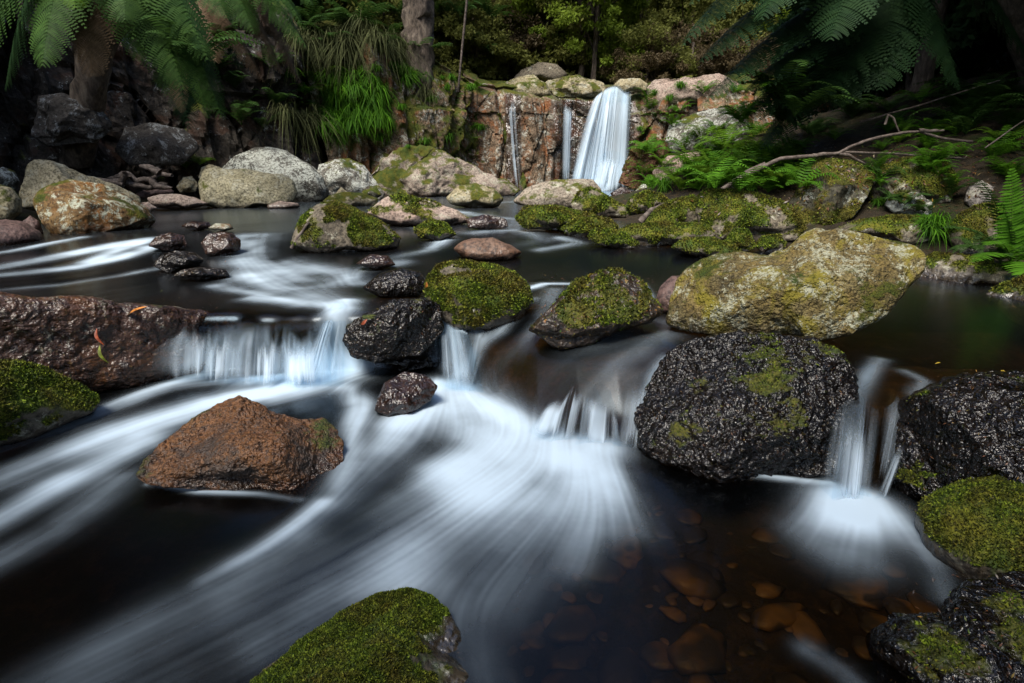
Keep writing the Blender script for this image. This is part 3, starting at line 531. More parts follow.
rock('pale granite blocks on the slope top right of the falls', [(645, 90), (655, 80), (690, 77), (730, 76), (742, 84), (720, 106), (690, 116), (655, 112)], PINK, d=12.0, T=.5, sub=6, seed=213, nf=9, fdepth=.9, rough=.12)
rock('pale sloping granite apron at the foot of the left cliff', [(368, 178), (385, 158), (410, 148), (440, 152), (470, 164), (500, 178), (522, 190), (500, 200), (440, 204), (395, 200)], rock_mat('pale_apron', (.20, .15, .12), (.34, .27, .22), (.42, .36, .3), la=.5, sc=1.5), d=9.6, T=.6, sub=7, seed=216, moss=.5, nf=12, rough=.17, fdepth=.95)
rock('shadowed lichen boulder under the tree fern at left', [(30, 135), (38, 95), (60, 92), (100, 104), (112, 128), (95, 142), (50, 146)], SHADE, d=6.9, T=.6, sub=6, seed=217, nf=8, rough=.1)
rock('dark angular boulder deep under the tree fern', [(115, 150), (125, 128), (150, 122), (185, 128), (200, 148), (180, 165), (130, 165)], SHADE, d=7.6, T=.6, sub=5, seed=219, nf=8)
rock('red brown scree heap right of the plunge pool', [(618, 182), (630, 150), (655, 135), (680, 145), (690, 165), (665, 186), (640, 192)], rock_mat('red_scree', (.05, .02, .01), (.16, .06, .025), (.26, .15, .09), la=.35, bumpst=1.2, sc=2), d=10.6, T=.5, sub=7, seed=222, nf=12, rough=.24, freq=2.6, moss=.45, fdepth=.95)
rock('pale broken slab among the ferns right of the falls', [(652, 172), (668, 156), (700, 152), (708, 160), (690, 172), (660, 184)], PINK, d=9.8, T=.5, sub=5, seed=223, nf=6)
# --- amber stones on the bed
r_ = np.random.default_rng(5); Vs, Fs, n0 = [], [], 0
S2, F2 = ico(2)
for k in range(420):
    x, y = r_.uniform(.0, 1.2), r_.uniform(.5, 1.75)
    if Wf(x, y + .12) > .02 or r_.random() < .25: continue
    s = .012 + .07 * r_.random() ** 3.0 * (1 if r_.random() < .9 else 1.6); q = S2 * np.array([s, s * r_.uniform(.5, 1), s * .22]); a = r_.uniform(0, 6.3)
    q = q * (1 + .38 * noise3(S2 * 1.5 + k * 5, 3))[:, None]; q = q @ np.array([[math.cos(a), math.sin(a), 0], [-math.sin(a), math.cos(a), 0], [0, 0, 1]])
    Vs.append(q + [x, y, float(Gf(np.array([x]), np.array([y]))[0]) + s * .04]); Fs.append(F2 + n0); n0 += len(S2)
m = M('amber_bed_stones'); m.v = m.vec((1, 1, 1)); c = m.ramp(m.noise(5, 3, .6), [(.36, (.02, .015, .010)), (.5, (.035, .026, .015)), (.62, (.17, .10, .03)), (.66, (.04, .03, .022))])
mesh('bed_stones', np.concatenate(Vs), np.concatenate(Fs), m.done(m.bsdf(c, .5, m.bump(m.noise(30), .5, .01)))); tag(bpy.data.objects['bed_stones'], 'amber and brown stones seen through the clear brown water', 'stones', kind='stuff')
# ------------------------------------------------------------------ cliffs
def cliff(label, pts, mat, seed, wetx=None, mossb=.35, amp=1.0, batter=.5, step=.04):
    pts = np.array(pts, float); L = np.concatenate([[0], np.cumsum(np.linalg.norm(np.diff(pts[:, :2], axis=0), axis=1))]); n = int(L[-1] / step)
    s = np.linspace(0, L[-1], n); x = np.interp(s, L, pts[:, 0]); y = np.interp(s, L, pts[:, 1]); zt = np.interp(s, L, pts[:, 2]) + amp * .22 * fbm(np.stack([x * 1.6, y * 1.6, x * 0], 1), 3, seed + 60) * np.clip(np.abs(x - 1.6) - .55, 0, 1)
    k = np.ones(15) / 15; xp = np.convolve(np.pad(x, 7, 'edge'), k, 'valid'); yp = np.convolve(np.pad(y, 7, 'edge'), k, 'valid')
    tx, ty = np.gradient(xp), np.gradient(yp); l = np.hypot(tx, ty); nx, ny = ty / l, -tx / l
    T = np.concatenate([np.linspace(0, 1, 75), 1 + np.linspace(.02, 1, 34)])
    S_, TT = np.meshgrid(np.arange(n), T); X = xp[S_]; Y = yp[S_]; NX, NY = nx[S_], ny[S_]; ZT = zt[S_]
    zb = Wf(X, Y) - .35; f = np.minimum(TT, 1); bk = np.maximum(TT - 1, 0)
    Z = zb + (ZT - zb) * (1 - (1 - f) ** 1.25); off = batter * (1 - f) - bk * 1.9 - .25 * np.exp(-((TT - 1) / .07) ** 2); Z = Z + .12 * np.sin(np.minimum(bk, .5) * math.pi) + .25 * bk - .06
    P = np.stack([X + NX * off, Y + NY * off, Z], -1).reshape(-1, 3); ln = TT.ravel()
    q = np.stack([S_.ravel() * step, P[:, 2], ln * 0], 1)
    w1, e1, id1 = cells(q * [1.0, .36, 1] + fbm(q * .9, 3, seed)[:, None] * .15, seed); w2, e2, id2 = cells(q * [2.6, 1.1, 1] + fbm(q * 2, 3, seed + 2)[:, None] * .12, seed + 4)
    w3, e3, id3 = cells(q * [7, 5, 1] + 3, seed + 6); tl_ = np.sin(id1 * 40) * ((q[:, 0] * 1.15) % 1 - .5) + np.cos(id1 * 57) * ((q[:, 1] * .55) % 1 - .5)
    d = amp * (.55 * (id1 - .5) + .10 * tl_ + .26 * (id2 - .5) + .05 * (id3 - .5) - .12 * np.exp(-(e1 / .05) ** 2) - .04 * np.exp(-(e2 / .04) ** 2) + .14 * fbm(q * 1.1, 3, seed + 7) + .05 * fbm(q * 7, 4, seed + 8, .6))
    top = np.clip(bk.ravel() * 3, 0, 1); nn = np.stack([NX.ravel() * (1 - top), NY.ravel() * (1 - top), top * .5], 1); P = P + nn * d[:, None]
    F = gridF(len(T), n); F = F[:, ::-1].copy(); N = vnormals(P, F)
    if N[:, 1].mean() > 0: N = -N
    mv = np.clip(mossb + .55 * (np.abs(N[:, 2]) - .45) + .8 * fbm(P * .9, 5, seed + 20, .6) + .25 * top, 0, 1)
    hb = np.full(len(P), 1.0)
    if wetx:
        for (a, b, c) in wetx: hb = np.minimum(hb, np.clip(np.abs(P[:, 0] - a) / b - 1, 0, 1) * .3 + np.where(P[:, 2] > c, 1, 0))
        mv = np.where(hb < .05, mv * .75, mv)
    o = mesh('cliff', P, F, mat, attrs={'habove': hb, 'moss': mv}, smooth=False); tag(o, label, 'cliff'); return o
CL1 = rock_mat('shade_toned_cliff', (.012, .010, .008), (.03, .024, .018), (.06, .05, .04), la=.25, lich=(.28, .29, .28), sc=.8, stain=(.05, .025, .015), bumpst=1.0)  # bank shade darkens these base colours themselves
CL2 = rock_mat('lichen_cliff', (.045, .03, .018), (.17, .11, .065), (.30, .23, .155), la=.5, lich=(.44, .43, .36), sc=.8, stain=(.22, .08, .025), bumpst=1.0)
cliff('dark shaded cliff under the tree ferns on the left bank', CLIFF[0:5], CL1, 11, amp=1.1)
cliff('lichen streaked cliff left of the waterfall with grass on its ledges', CLIFF[4:7] + [(.1, 12.35, 2.2)], CL2, 23, amp=1.0, mossb=.55, step=.025)
cliff('blocky reddish cliff that the waterfall drops over', [(-1.0, 12.0, 2.5), CLIFF[6], (0, 12.1, 2.33)] + list(CLIFF[7:12]), CL2, 37, wetx=[(1.68, .75, 9), (.02, .14, 2.2)], amp=.62, mossb=.4, batter=.3, step=.02)
cliff('broken rocky slope right of the waterfall', CLIFF[11:15], CL2, 41, amp=.9, mossb=.45, batter=1.8)
# ------------------------------------------------------------------ falling water
m = M('falling_water'); m.v = m.co
fo = m.attr('foam'); tr = m.n('ShaderNodeBsdfTransparent'); m.L((.93, .96, .98), tr.inputs[0])
fd = m.bsdf((.70, .83, .94), .6, None, .1); tl = m.n('ShaderNodeBsdfTranslucent'); m.L((.72, .85, .95), tl.inputs[0])  # white water coloured with the blue of the sky light
ma = m.n('ShaderNodeMixShader'); ma.inputs[0].default_value = .35; m.L(fd, ma.inputs[1]); m.L(tl.outputs[0], ma.inputs[2])
m2 = m.n('ShaderNodeMixShader'); m.L(fo, m2.inputs[0]); m.L(tr.outputs[0], m2.inputs[1]); m.L(ma.outputs[0], m2.inputs[2]); MF = m.done(m2.outputs[0])
def fall_sheet(parent, top, bot, yt, yb, seed, nstr=14, power=.6, dens=.8, mid=.7, layer=0.0, edge=.08, nu=220, nv=90, bow=0.0, topf=.05, lo=.0, wander=.6, ragged=.25, foot=.28, con=1.0):
    """water sheet between a lip line and a foot line (pixel lines at known distances), thrown out along a falling curve"""
    def line(pts, yy):
        pts = np.array(pts, float); yy = np.broadcast_to(np.array(yy, float), len(pts)); P = np.array([pt(a, b, c) for (a, b), c in zip(pts, yy)])
        l = np.linspace(0, 1, len(P)); u = np.linspace(0, 1, nu); return np.stack([np.interp(u, l, P[:, k]) for k in range(3)], 1)
    Tp, Bp = line(top, yt), line(bot, yb); t = np.linspace(0, 1, nv)[:, None]; h = t ** power
    U = np.linspace(0, 1, nu)[None, :] + 0 * t
    X = Tp[None, :, 0] * (1 - h) + Bp[None, :, 0] * h; Y = Tp[None, :, 1] * (1 - h) + Bp[None, :, 1] * h - layer - bow * np.sin(U * math.pi); Z = Tp[None, :, 2] * (1 - t) + Bp[None, :, 2] * t
    q = np.stack([((U + .10 * np.sin(U * 7 + seed) + .04 * np.sin(U * 17 + seed * 2)) * nstr).ravel(), (t * wander + 0 * U).ravel(), 0 * U.ravel() + seed * 3.3], 1)
    s1 = fbm(q, 2, seed, .6).reshape(nv, nu); s2 = fbm(q * [3.7, 1.0, 1], 2, seed + 1).reshape(nv, nu)
    Yd = Y - (s1 * .5 + .25 * s2) * .12 * np.abs(Tp[0, 2] - Bp[0, 2]) * np.minimum(1, 3 * t)
    ed = sm(U / edge) * sm((1 - U) / edge); t0 = np.clip(.5 + s1, 0, 1) * ragged; ends = sm((t - t0 * .6) / topf)
    warp = noise3(np.stack([U[0] * 4.3, U[0] * 0 + seed, U[0] * 0], 1), 5)
    prof = mid + (1 - mid) * np.abs(2 * t - 1) ** 1.5
    s3 = fbm(q * [9.0, 1.4, 1], 2, seed + 2).reshape(nv, nu)
    a = np.clip(dens * prof * (.55 + con * (1.0 * s1 + .3 * s2 + .1 * s3)) + lo, 0, .97) * ed * ends * sm((1 - t + .12 * s2) / foot)
    V = np.stack([X, Yd, Z], -1).reshape(-1, 3)
    return mesh('water_sheet', V, gridF(nv, nu), MF, parent=parent, loc=np.array(parent.location), attrs={'foam': a.ravel()})
def fallthing(label, px, py, y, group=None):
    e = empty('waterfall', pt(px, py, y)); tag(e, label, 'waterfall', group); return e
e = fallthing('tall white main waterfall fanning down the reddish cliff', 600, 190, 11.8)
for k in range(3): fall_sheet(e, [(598, 95), (606, 88), (617, 84), (631, 89)], [(568, 186), (588, 190), (606, 192), (627, 186)], 12.5 + .0 * k, 11.9, 3 + k, nstr=5 + 4 * k, power=.6 + .2 * k, dens=.95 - .15 * k, mid=.55, con=1.35, layer=.07 * k, lo=.08, edge=.12, wander=.35, ragged=.0, foot=.12)
fall_sheet(e, [(606, 152), (614, 150), (620, 153), (626, 160)], [(590, 190), (600, 194), (610, 194), (622, 188)], 11.85, 11.5, 9, nstr=6, power=.5, dens=1.3, mid=.9, topf=.3, edge=.2)
fall_sheet(e, [(566, 178), (580, 175), (600, 176), (612, 180)], [(560, 188), (580, 192), (600, 194), (615, 190)], 11.8, 11.5, 19, nstr=5, power=.5, dens=1.0, mid=.9, topf=.4, edge=.2, lo=.2)
e = fallthing('narrow straight waterfall strand left of the main fall', 567, 180, 12.1)
for k in range(2): fall_sheet(e, [(563, 94), (568, 93), (574, 94)], [(560, 186), (565, 187), (570, 187)], 12.45, 12.15, 31 + k, nstr=3 + k, power=.8, dens=.62, mid=.6, layer=.05 * k, edge=.35, topf=.12, con=1.5, lo=.0, wander=.3)
e = fallthing('thin trickle down the dark cleft far left of the main fall', 515, 190, 11.8)
fall_sheet(e, [(508, 100), (512, 99), (516, 100)], [(515, 191), (519, 192), (523, 192)], 11.95, 11.6, 41, nstr=2, power=1.4, dens=1.3, mid=.7, edge=.35, nu=40, wander=.3)
# low cascades: small falls off the stone lips
e = fallthing('low comb shaped cascade pouring over the left ledge', 265, 372, 2.4, None)
for k in range(2): fall_sheet(e, [(165, 310), (195, 311), (240, 313), (290, 313), (322, 312), (334, 310)], [(150, 372), (188, 378), (228, 380), (285, 382), (318, 384), (338, 380)], 2.56, 2.28, 51 + 3 * k, nstr=9 + 7 * k, power=.55, dens=.55 - .1 * k, mid=.6, layer=.02 * k, edge=.25, topf=.25, con=1.7, ragged=.6, wander=.35, nv=70, nu=300)
fall_sheet(e, [(215, 311), (250, 313), (290, 313), (330, 311)], [(205, 380), (240, 382), (285, 384), (334, 384)], 2.56, 2.24, 71, nstr=10, power=.55, dens=.8, mid=.65, layer=.03, edge=.2, topf=.25, wander=.3, nv=70, nu=300, lo=-.05, con=1.8, ragged=.7)
fall_sheet(e, [(338, 300), (343, 302), (348, 306)], [(300, 382), (322, 386), (344, 388)], 2.6, 2.25, 61, nstr=5, power=.6, dens=1.0, mid=.8, edge=.3, topf=.2)
e = fallthing('slanting white chute between the wet black rock and the mossy midstream rock', 455, 385, 2.3)
for k in range(2): fall_sheet(e, [(438, 308), (447, 304), (458, 306)], [(440, 384), (456, 390), (484, 392)], 2.7, 2.2, 81 + k, nstr=4 + 2 * k, power=.7, dens=.6, mid=.6, con=1.6, layer=.02 * k, edge=.45, topf=.3, ragged=.4)
fall_sheet(e, [(470, 320), (482, 322), (494, 326)], [(445, 386), (458, 392), (474, 392)], 2.6, 2.2, 87, nstr=4, power=.8, dens=.6, mid=.5, edge=.35, topf=.4)
e = fallthing('pair of rounded white spouts below the leafy slab', 575, 440, 1.8)
fall_sheet(e, [(560, 388), (570, 378), (582, 376), (594, 384), (600, 392)], [(528, 432), (545, 440), (566, 448), (590, 450), (606, 448)], 2.0, 1.74, 91, nstr=5, con=1.4, ragged=.5, power=.55, dens=.95, mid=.85, edge=.15, topf=.25, lo=.1)
fall_sheet(e, [(590, 388), (600, 382), (610, 390), (614, 400)], [(575, 444), (590, 450), (606, 450), (622, 446)], 1.97, 1.72, 95, nstr=4, power=.55, dens=1.0, mid=.8, edge=.2, topf=.3)
fall_sheet(e, [(620, 384), (640, 372), (655, 366), (668, 368)], [(612, 446), (626, 450), (640, 448), (650, 442)], 1.98, 1.72, 97, nstr=4, con=1.4, power=.6, dens=.55, mid=.7, edge=.2, topf=.3, layer=.01)
e = fallthing('side cascade falling in clear strands right of the wet black ledge rock', 850, 500, 1.4)
fall_sheet(e, [(838, 375), (850, 362), (866, 360), (884, 372)], [(818, 486), (834, 500), (852, 508), (870, 502)], 1.80, 1.40, 101, nstr=6, con=1.5, power=.5, dens=.45, mid=.7, edge=.25, topf=.5, lo=.03)
fall_sheet(e, [(846, 405), (856, 402), (866, 404)], [(832, 500), (848, 508), (862, 504)], 1.62, 1.39, 103, nstr=3, power=.5, dens=.8, mid=.85, edge=.3, topf=.4)
fall_sheet(e, [(886, 378), (900, 370), (918, 374), (936, 386)], [(868, 470), (882, 482), (896, 484), (905, 470)], 1.76, 1.45, 107, nstr=7, con=1.6, power=.5, dens=.42, mid=.6, edge=.3, topf=.35)
fall_sheet(e, [(900, 440), (904, 438), (908, 440)], [(874, 500), (880, 504), (886, 502)], 1.5, 1.4, 109, nstr=2, power=.9, dens=.9, mid=.9, edge=.4, topf=.4, nu=30)
# ------------------------------------------------------------------ plants
def leafmat(name, c1, c2, tr=.3, ro=.6, spec=.12):
    m = M(name); va = m.attr('var'); oi = m.n('ShaderNodeObjectInfo')
    c = m.mix(va, c1, c2); c = m.mix(m.rng(oi.outputs['Random'], 0, 1, 0, .35), c, tuple(x * .55 for x in c1))
    d = m.bsdf(c, ro, None, spec); t = m.n('ShaderNodeBsdfTranslucent'); m.L(m.mix(.5, c, c2), t.inputs[0])
    x = m.n('ShaderNodeMixShader'); x.inputs[0].default_value = tr; m.L(d, x.inputs[1]); m.L(t.outputs[0], x.inputs[2]); return m.done(x.outputs[0])
FG = leafmat('fern_green', (.018, .05, .010), (.06, .125, .024), .3)
FB = leafmat('bright_fern', (.045, .115, .008), (.14, .26, .018), .38)
FD = leafmat('dead_frond', (.07, .045, .025), (.20, .14, .09), .1, .8)
FK = leafmat('shade_toned_fern', (.012, .035, .014), (.03, .07, .022), .25)  # leaf colours darkened to carry the shade under the canopy
L1 = leafmat('broadleaf', (.035, .085, .018), (.09, .18, .035), .4); L2 = leafmat('wattle_leaf', (.09, .14, .014), (.22, .30, .035), .45); L3 = leafmat('dry_scrub', (.05, .037, .02), (.13, .10, .05)); L4 = leafmat('olive_scrub', (.08, .095, .02), (.20, .21, .055), .45)
GR = leafmat('grass_green', (.03, .10, .008), (.11, .27, .015), .35)
GD = leafmat('dry_grass', (.035, .045, .016), (.10, .11, .045), .2, .8)
m = M('bark'); m.v = m.vec((1, 1, .35)); n = m.noise(14, 7, .7)
BARK = m.done(m.bsdf(m.ramp(n, [(.35, (.02, .015, .011)), (.5, (.08, .06, .045)), (.65, (.16, .13, .10))]), .9, m.bump(n, 1, .04)))
m = M('driftwood'); m.v = m.vec((1, 1, 1)); n = m.noise(22, 6, .7)
WOOD = m.done(m.bsdf(m.ramp(n, [(.35, (.03, .022, .017)), (.5, (.08, .06, .05)), (.65, (.17, .14, .12))]), .75, m.bump(n, .8, .01)))
def bez(P0, P1, P2, n):
    t = np.linspace(0, 1, n)[:, None]; return (1 - t) ** 2 * P0 + 2 * t * (1 - t) * P1 + t * t * P2
def tube(path, r, k=7, rough=.0, seed=0):
    path = np.array(path, float); r = np.broadcast_to(r, len(path)); T = np.gradient(path, axis=0); T /= np.linalg.norm(T, axis=1, keepdims=True) + 1e-9
    A = np.cross(T, [0.13, .2, 1.0]); A /= np.linalg.norm(A, axis=1, keepdims=True) + 1e-9; B = np.cross(T, A); a = np.linspace(0, 2 * math.pi, k, endpoint=False)
    V = path[:, None] + (np.cos(a)[None, :, None] * A[:, None] + np.sin(a)[None, :, None] * B[:, None]) * np.array(r)[:, None, None]; V = V.reshape(-1, 3)
    if rough: V = V + rough * np.stack([fbm(V * 9, 3, seed), fbm(V * 9 + 5, 3, seed), fbm(V * 9 + 9, 3, seed)], 1)
    i = np.arange(len(path) * k).reshape(len(path), k); j = np.roll(i, -1, 1); return V, np.stack([i[:-1], j[:-1], j[1:], i[1:]], -1).reshape(-1, 4)
def resamp(P, n):
    P = np.array(P, float); l = np.concatenate([[0], np.cumsum(np.linalg.norm(np.diff(P, axis=0), axis=1))]); t = np.linspace(0, l[-1], n)
    Q = np.stack([np.interp(t, l, P[:, k]) for k in range(3)], 1)
    for _ in range(max(1, n // 25)): Q[1:-1] = (Q[:-2] + 2 * Q[1:-1] + Q[2:]) / 4
    return Q
def frond_geo(path, plen, npair=34, npin=12, droop=.35, side=None, seed=0, stalk=.12, prad=.006, bi=True, fold=.15):
    """rachis + pinnae (+ pinnules) along a curve: arrays V, F4, var"""
    r = np.random.default_rng(seed); Vs, Fs, vs, n0 = [], [], [], 0
    def add(V, F, v):
        nonlocal n0
        Vs.append(V); Fs.append(F + n0); vs.append(np.broadcast_to(v, len(V))); n0 += len(V)
    V, F = tube(path, np.linspace(prad, prad * .25, len(path)), 4); add(V, F, .6)
    l = np.concatenate([[0], np.cumsum(np.linalg.norm(np.diff(path, axis=0), axis=1))]); tot = l[-1]
    for i in range(npair):
        u = stalk + (1 - stalk) * (i + .5) / npair; P = np.array([np.interp(u * tot, l, path[:, k]) for k in range(3)]); P2 = np.array([np.interp(min(1, u + .03) * tot, l, path[:, k]) for k in range(3)])
        T = P2 - P; T /= np.linalg.norm(T) + 1e-9
        if T @ T < .5: T = (path[-1] - path[-3]) / np.linalg.norm(path[-1] - path[-3])
        S = np.cross(T, [0, 0, 1.0]); S /= np.linalg.norm(S) + 1e-9
        if side is not None: S = side - (side @ T) * T; S /= np.linalg.norm(S)
        Nn = np.cross(S, T); w = (u - stalk) / (1 - stalk); L = plen * min(1, (w * 5) ** .6 + .12) * (1 - w ** 2.3) ** .8 + .01
        for sg in (-1, 1):
            D = S * sg + T * .35 - Nn * 0 + r.normal(0, .05, 3); D /= np.linalg.norm(D); Ls = L * r.uniform(.9, 1.08); var = r.uniform(0, 1) * .6 + .2
            m_ = npin if bi else 4; t = np.linspace(0, 1, m_ + 1); C = P + D * (t * Ls)[:, None] + np.array([0, 0, -1.0]) * (droop * Ls * t ** 1.8)[:, None]
            TT = np.gradient(C, axis=0); TT /= np.linalg.norm(TT, axis=1, keepdims=True); W = np.cross(TT, Nn + [0, 0, .3]); W /= np.linalg.norm(W, axis=1, keepdims=True)
            if bi:
                pl = Ls * .17 * (1 - t[:-1] ** 2) + .003; q = Ls / m_
                for s2 in (-1, 1):
                    a = C[:-1]; b = C[:-1] + TT[:-1] * q * .72; c = b + W[:-1] * s2 * pl[:, None] * .9 + TT[:-1] * q * .35; d = a + W[:-1] * s2 * pl[:, None] + TT[:-1] * q * .25
                    V = np.stack([a, b, c, d], 1).reshape(-1, 3); add(V, np.arange(len(V)).reshape(-1, 4), np.clip(var + np.repeat(r.normal(0, .12, m_), 4), 0, 1))
            else:
                wd = plen * .11 * np.array([.6, 1, .9, .6, .05])[:m_ + 1] * (.5 + .5 * L / plen)
                V = np.concatenate([C + W * wd[:, None], C - W * wd[:, None]]); i_ = np.arange(m_); add(V, np.stack([i_, i_ + 1, i_ + m_ + 2, i_ + m_ + 1], 1), var)
    return np.concatenate(Vs), np.concatenate(Fs), np.concatenate(vs)
def frond(parent, path, plen, mat, label=None, **kw):
    V, F, v = frond_geo(np.array(path), plen, **kw); o = mesh('frond', V, F, mat, parent=parent, loc=np.array(parent.location), smooth=False, attrs={'var': v})
    if label: o['label'] = label
    return o
def fpx(a, b, d0, d1, arch=.25, n=26):                # frond path between two pixel/distance points with an arch upward
    A, B = pt(*a, d0), pt(*b, d1); Mid = (A + B) / 2 + np.array([0, 0, 1]) * arch * np.linalg.norm(B - A); return bez(A, Mid, B, n)
# --- left tree ferns
t = empty('tree_fern', (-3.5, 5.2, .9)); tag(t, 'large tree fern arching over the left bank from the top of the picture', 'tree fern')
V, F = tube(resamp([(-6.2, 5.4, .9), (-5.2, 5.2, 1.9), (-3.6, 4.9, 2.6)], 24), .16, 12, .06, 4); mesh('trunk', V, F, BARK, parent=t, loc=np.array(t.location))
FL = [((96, -70), (150, 66), 4.8, 4.5, .22, FG, .26), ((110, -80), (184, 90), 4.8, 4.3, .25, FG, .30), ((140, -60), (222, 118), 4.7, 4.4, .20, FG, .26), ((120, -60), (208, 60), 4.7, 4.2, .35, FG, .30), ((90, -80), (-20, 62), 4.8, 4.2, .3, FG, .32),
      ((80, -60), (42, 66), 4.8, 4.1, .2, FG, .26), ((60, -60), (-30, 30), 4.8, 4.2, .35, FG, .3), ((88, -50), (92, 76), 4.7, 4.5, .05, FD, .24), ((84, -50), (78, 60), 4.8, 4.6, .05, FD, .22), ((150, -80), (168, 96), 5.0, 4.8, .15, FG, .26), ((130, -80), (125, 20), 4.8, 4.2, .15, FG, .3),
      ((70, -90), (75, 8), 4.7, 4.0, .2, FB, .2), ((60, -70), (5, 90), 5.0, 4.7, .2, FK, .28), ((150, -60), (190, 130), 5.4, 5.2, .15, FK, .26)]
for i, (a, b, d0, d1, ar, mt, pl) in enumerate(FL): frond(t, fpx(a, b, d0, d1, ar), pl * .8, mt, 'brown dead hanging frond' if mt is FD else None, seed=i, npair=36, npin=14, droop=.8)
t = empty('tree_fern', (-2.9, 6.6, 1.2)); tag(t, 'second tree fern behind, with green and browned fronds pointing right over the cliff', 'tree fern')
V, F = tube(resamp([(-5.4, 7.4, .9), (-4.6, 7.1, 2.3), (-3.0, 6.6, 3.2)], 24), .17, 12, .06, 5); mesh('trunk', V, F, BARK, parent=t, loc=np.array(t.location))
FL = [((200, -60), (306, 47), 6.3, 5.8, .22, FG, .32), ((215, -60), (300, 22), 6.3, 5.8, .3, FG, .32), ((200, -70), (254, 34), 6.2, 5.7, .2, FG, .28), ((190, -50), (226, 18), 6.2, 5.6, .2, FG, .28), ((210, -40), (272, 52), 6.4, 6.1, .2, FD, .2), ((190, -20), (264, 82), 6.5, 6.2, .15, FD, .2), ((215, -30), (282, 74), 6.5, 6.2, .15, FD, .2),
      ((225, -40), (302, 86), 6.6, 6.4, .2, FD, .2), ((200, -40), (216, 62), 6.5, 6.2, .1, FD, .22), ((230, -80), (312, 5), 6.4, 6.0, .25, FG, .3), ((230, -60), (296, 78), 6.5, 6.3, .25, FD, .18), ((190, -60), (240, 70), 6.6, 6.5, .2, FK, .28), ((170, -60), (200, 100), 6.6, 6.5, .2, FK, .28), ((180, 20), (208, 118), 6.0, 5.9, .1, FG, .16), ((170, 30), (182, 112), 6.0, 5.9, .05, FD, .12)]
for i, (a, b, d0, d1, ar, mt, pl) in enumerate(FL): frond(t, fpx(a, b, d0, d1, ar), pl * .8, mt, 'browned drooping frond' if mt is FD else None, seed=40 + i, npair=34, npin=14, droop=.8)
# --- right tree fern, in deep shade
t = empty('tree_fern', (4.0, 6.0, .9)); tag(t, 'dark tree fern hanging in over the picture from the upper right', 'tree fern')
V, F = tube(resamp([(5.9, 6.4, .6), (5.3, 6.2, 1.8), (4.2, 5.9, 3.1)], 24), .2, 12, .07, 6); mesh('trunk', V, F, BARK, parent=t, loc=np.array(t.location))
FL = [((860, -60), (682, 46), 5.8, 5.0, .28), ((850, -30), (700, 62), 5.8, 5.1, .18), ((870, -20), (706, 102), 5.8, 5.2, .15), ((860, -80), (690, 5), 5.8, 4.9, .3), ((880, 0), (742, 96), 5.8, 5.3, .12), ((870, 20), (735, 130), 5.9, 5.5, .15), ((900, 0), (790, 120), 5.9, 5.3, .1), ((900, -20), (830, 110), 5.9, 5.4, .05),
      ((900, -60), (880, 90), 5.9, 5.3, .05), ((900, -60), (960, 90), 5.9, 5.3, .1), ((920, -60), (1030, 60), 5.9, 5.3, .2), ((860, -90), (760, 20), 5.6, 4.8, .2), ((880, -90), (830, 40), 5.6, 4.8, .1), ((860, 30), (760, 150), 6.0, 5.8, .1)]
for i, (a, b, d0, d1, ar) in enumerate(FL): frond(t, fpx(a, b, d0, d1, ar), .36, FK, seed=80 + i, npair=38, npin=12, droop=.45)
# --- trees: trunk + crown of leaf clumps
def crown_geo(seed, rx, rz, nclump, nleaf, ls, low=0.0, elong=1.6):
    r = np.random.default_rng(seed); V = []; var = []
    d = r.normal(0, 1, (nclump, 3)); d /= np.linalg.norm(d, axis=1, keepdims=True); rad = r.uniform(.35, 1, nclump) ** .5; c = d * rad[:, None] * [rx, rx, rz] * r.uniform(.7, 1.15, (nclump, 1))
    cr = r.uniform(.10, .26, nclump) * rx; cv = r.uniform(0, 1, nclump)
    i = r.integers(0, nclump, nleaf); o = r.normal(0, 1, (nleaf, 3)); o /= np.linalg.norm(o, axis=1, keepdims=True); o *= r.uniform(0, 1, (nleaf, 1)) ** .5
    P = c[i] + o * cr[i][:, None] * [1, 1, .6]; A = r.normal(0, 1, (nleaf, 3)); A[:, 2] -= .3; A /= np.linalg.norm(A, axis=1, keepdims=True); B = np.cross(A, r.normal(0, 1, (nleaf, 3))); B /= np.linalg.norm(B, axis=1, keepdims=True)
    s = ls * r.uniform(.6, 1.3, nleaf)[:, None]; V = np.stack([P, P + A * s * elong * .5 + B * s * .4, P + A * s * elong, P + A * s * elong * .5 - B * s * .4], 1).reshape(-1, 3)
    return V, np.arange(len(V)).reshape(-1, 4), np.repeat(np.clip(cv[i] * .7 + r.uniform(0, .3, nleaf), 0, 1), 4), c
def make_tree(name, label, cat, group, x, y, z, seed, rx, rz, h, mat, nclump=60, nleaf=12000, ls=.09, tr=.1, elong=1.6):
    e = empty(name, (x, y, z)); tag(e, label, cat, group); V, F, v, c = crown_geo(seed, rx, rz, nclump, nleaf, ls, elong=elong)
    mesh('crown', V + [x, y, z + h], F, mat, parent=e, loc=(x, y, z + h), smooth=False, attrs={'var': v})
    r = np.random.default_rng(seed); Vt, Ft = tube(resamp([(x, y, z - .3), (x + r.normal(0, .1), y, z + h * .5), (x + r.normal(0, .2), y, z + h + rz * .4)], 20), np.linspace(tr, tr * .35, 20), 9, tr * .3, seed); Vs, Fs, n0 = [Vt], [Ft], len(Vt)
    for k in r.choice(len(c), min(14, len(c)), replace=False):
        q = resamp([(x, y, z + h * r.uniform(.4, 1)), (x, y, z + h) + c[k] * .5, (x, y, z + h) + c[k]], 8); a, b = tube(q, np.linspace(tr * .35, tr * .08, 8), 5); Vs.append(a); Fs.append(b + n0); n0 += len(a)
    mesh('trunk', np.concatenate(Vs), np.concatenate(Fs), BARK, parent=e, loc=(x, y, z)); return e
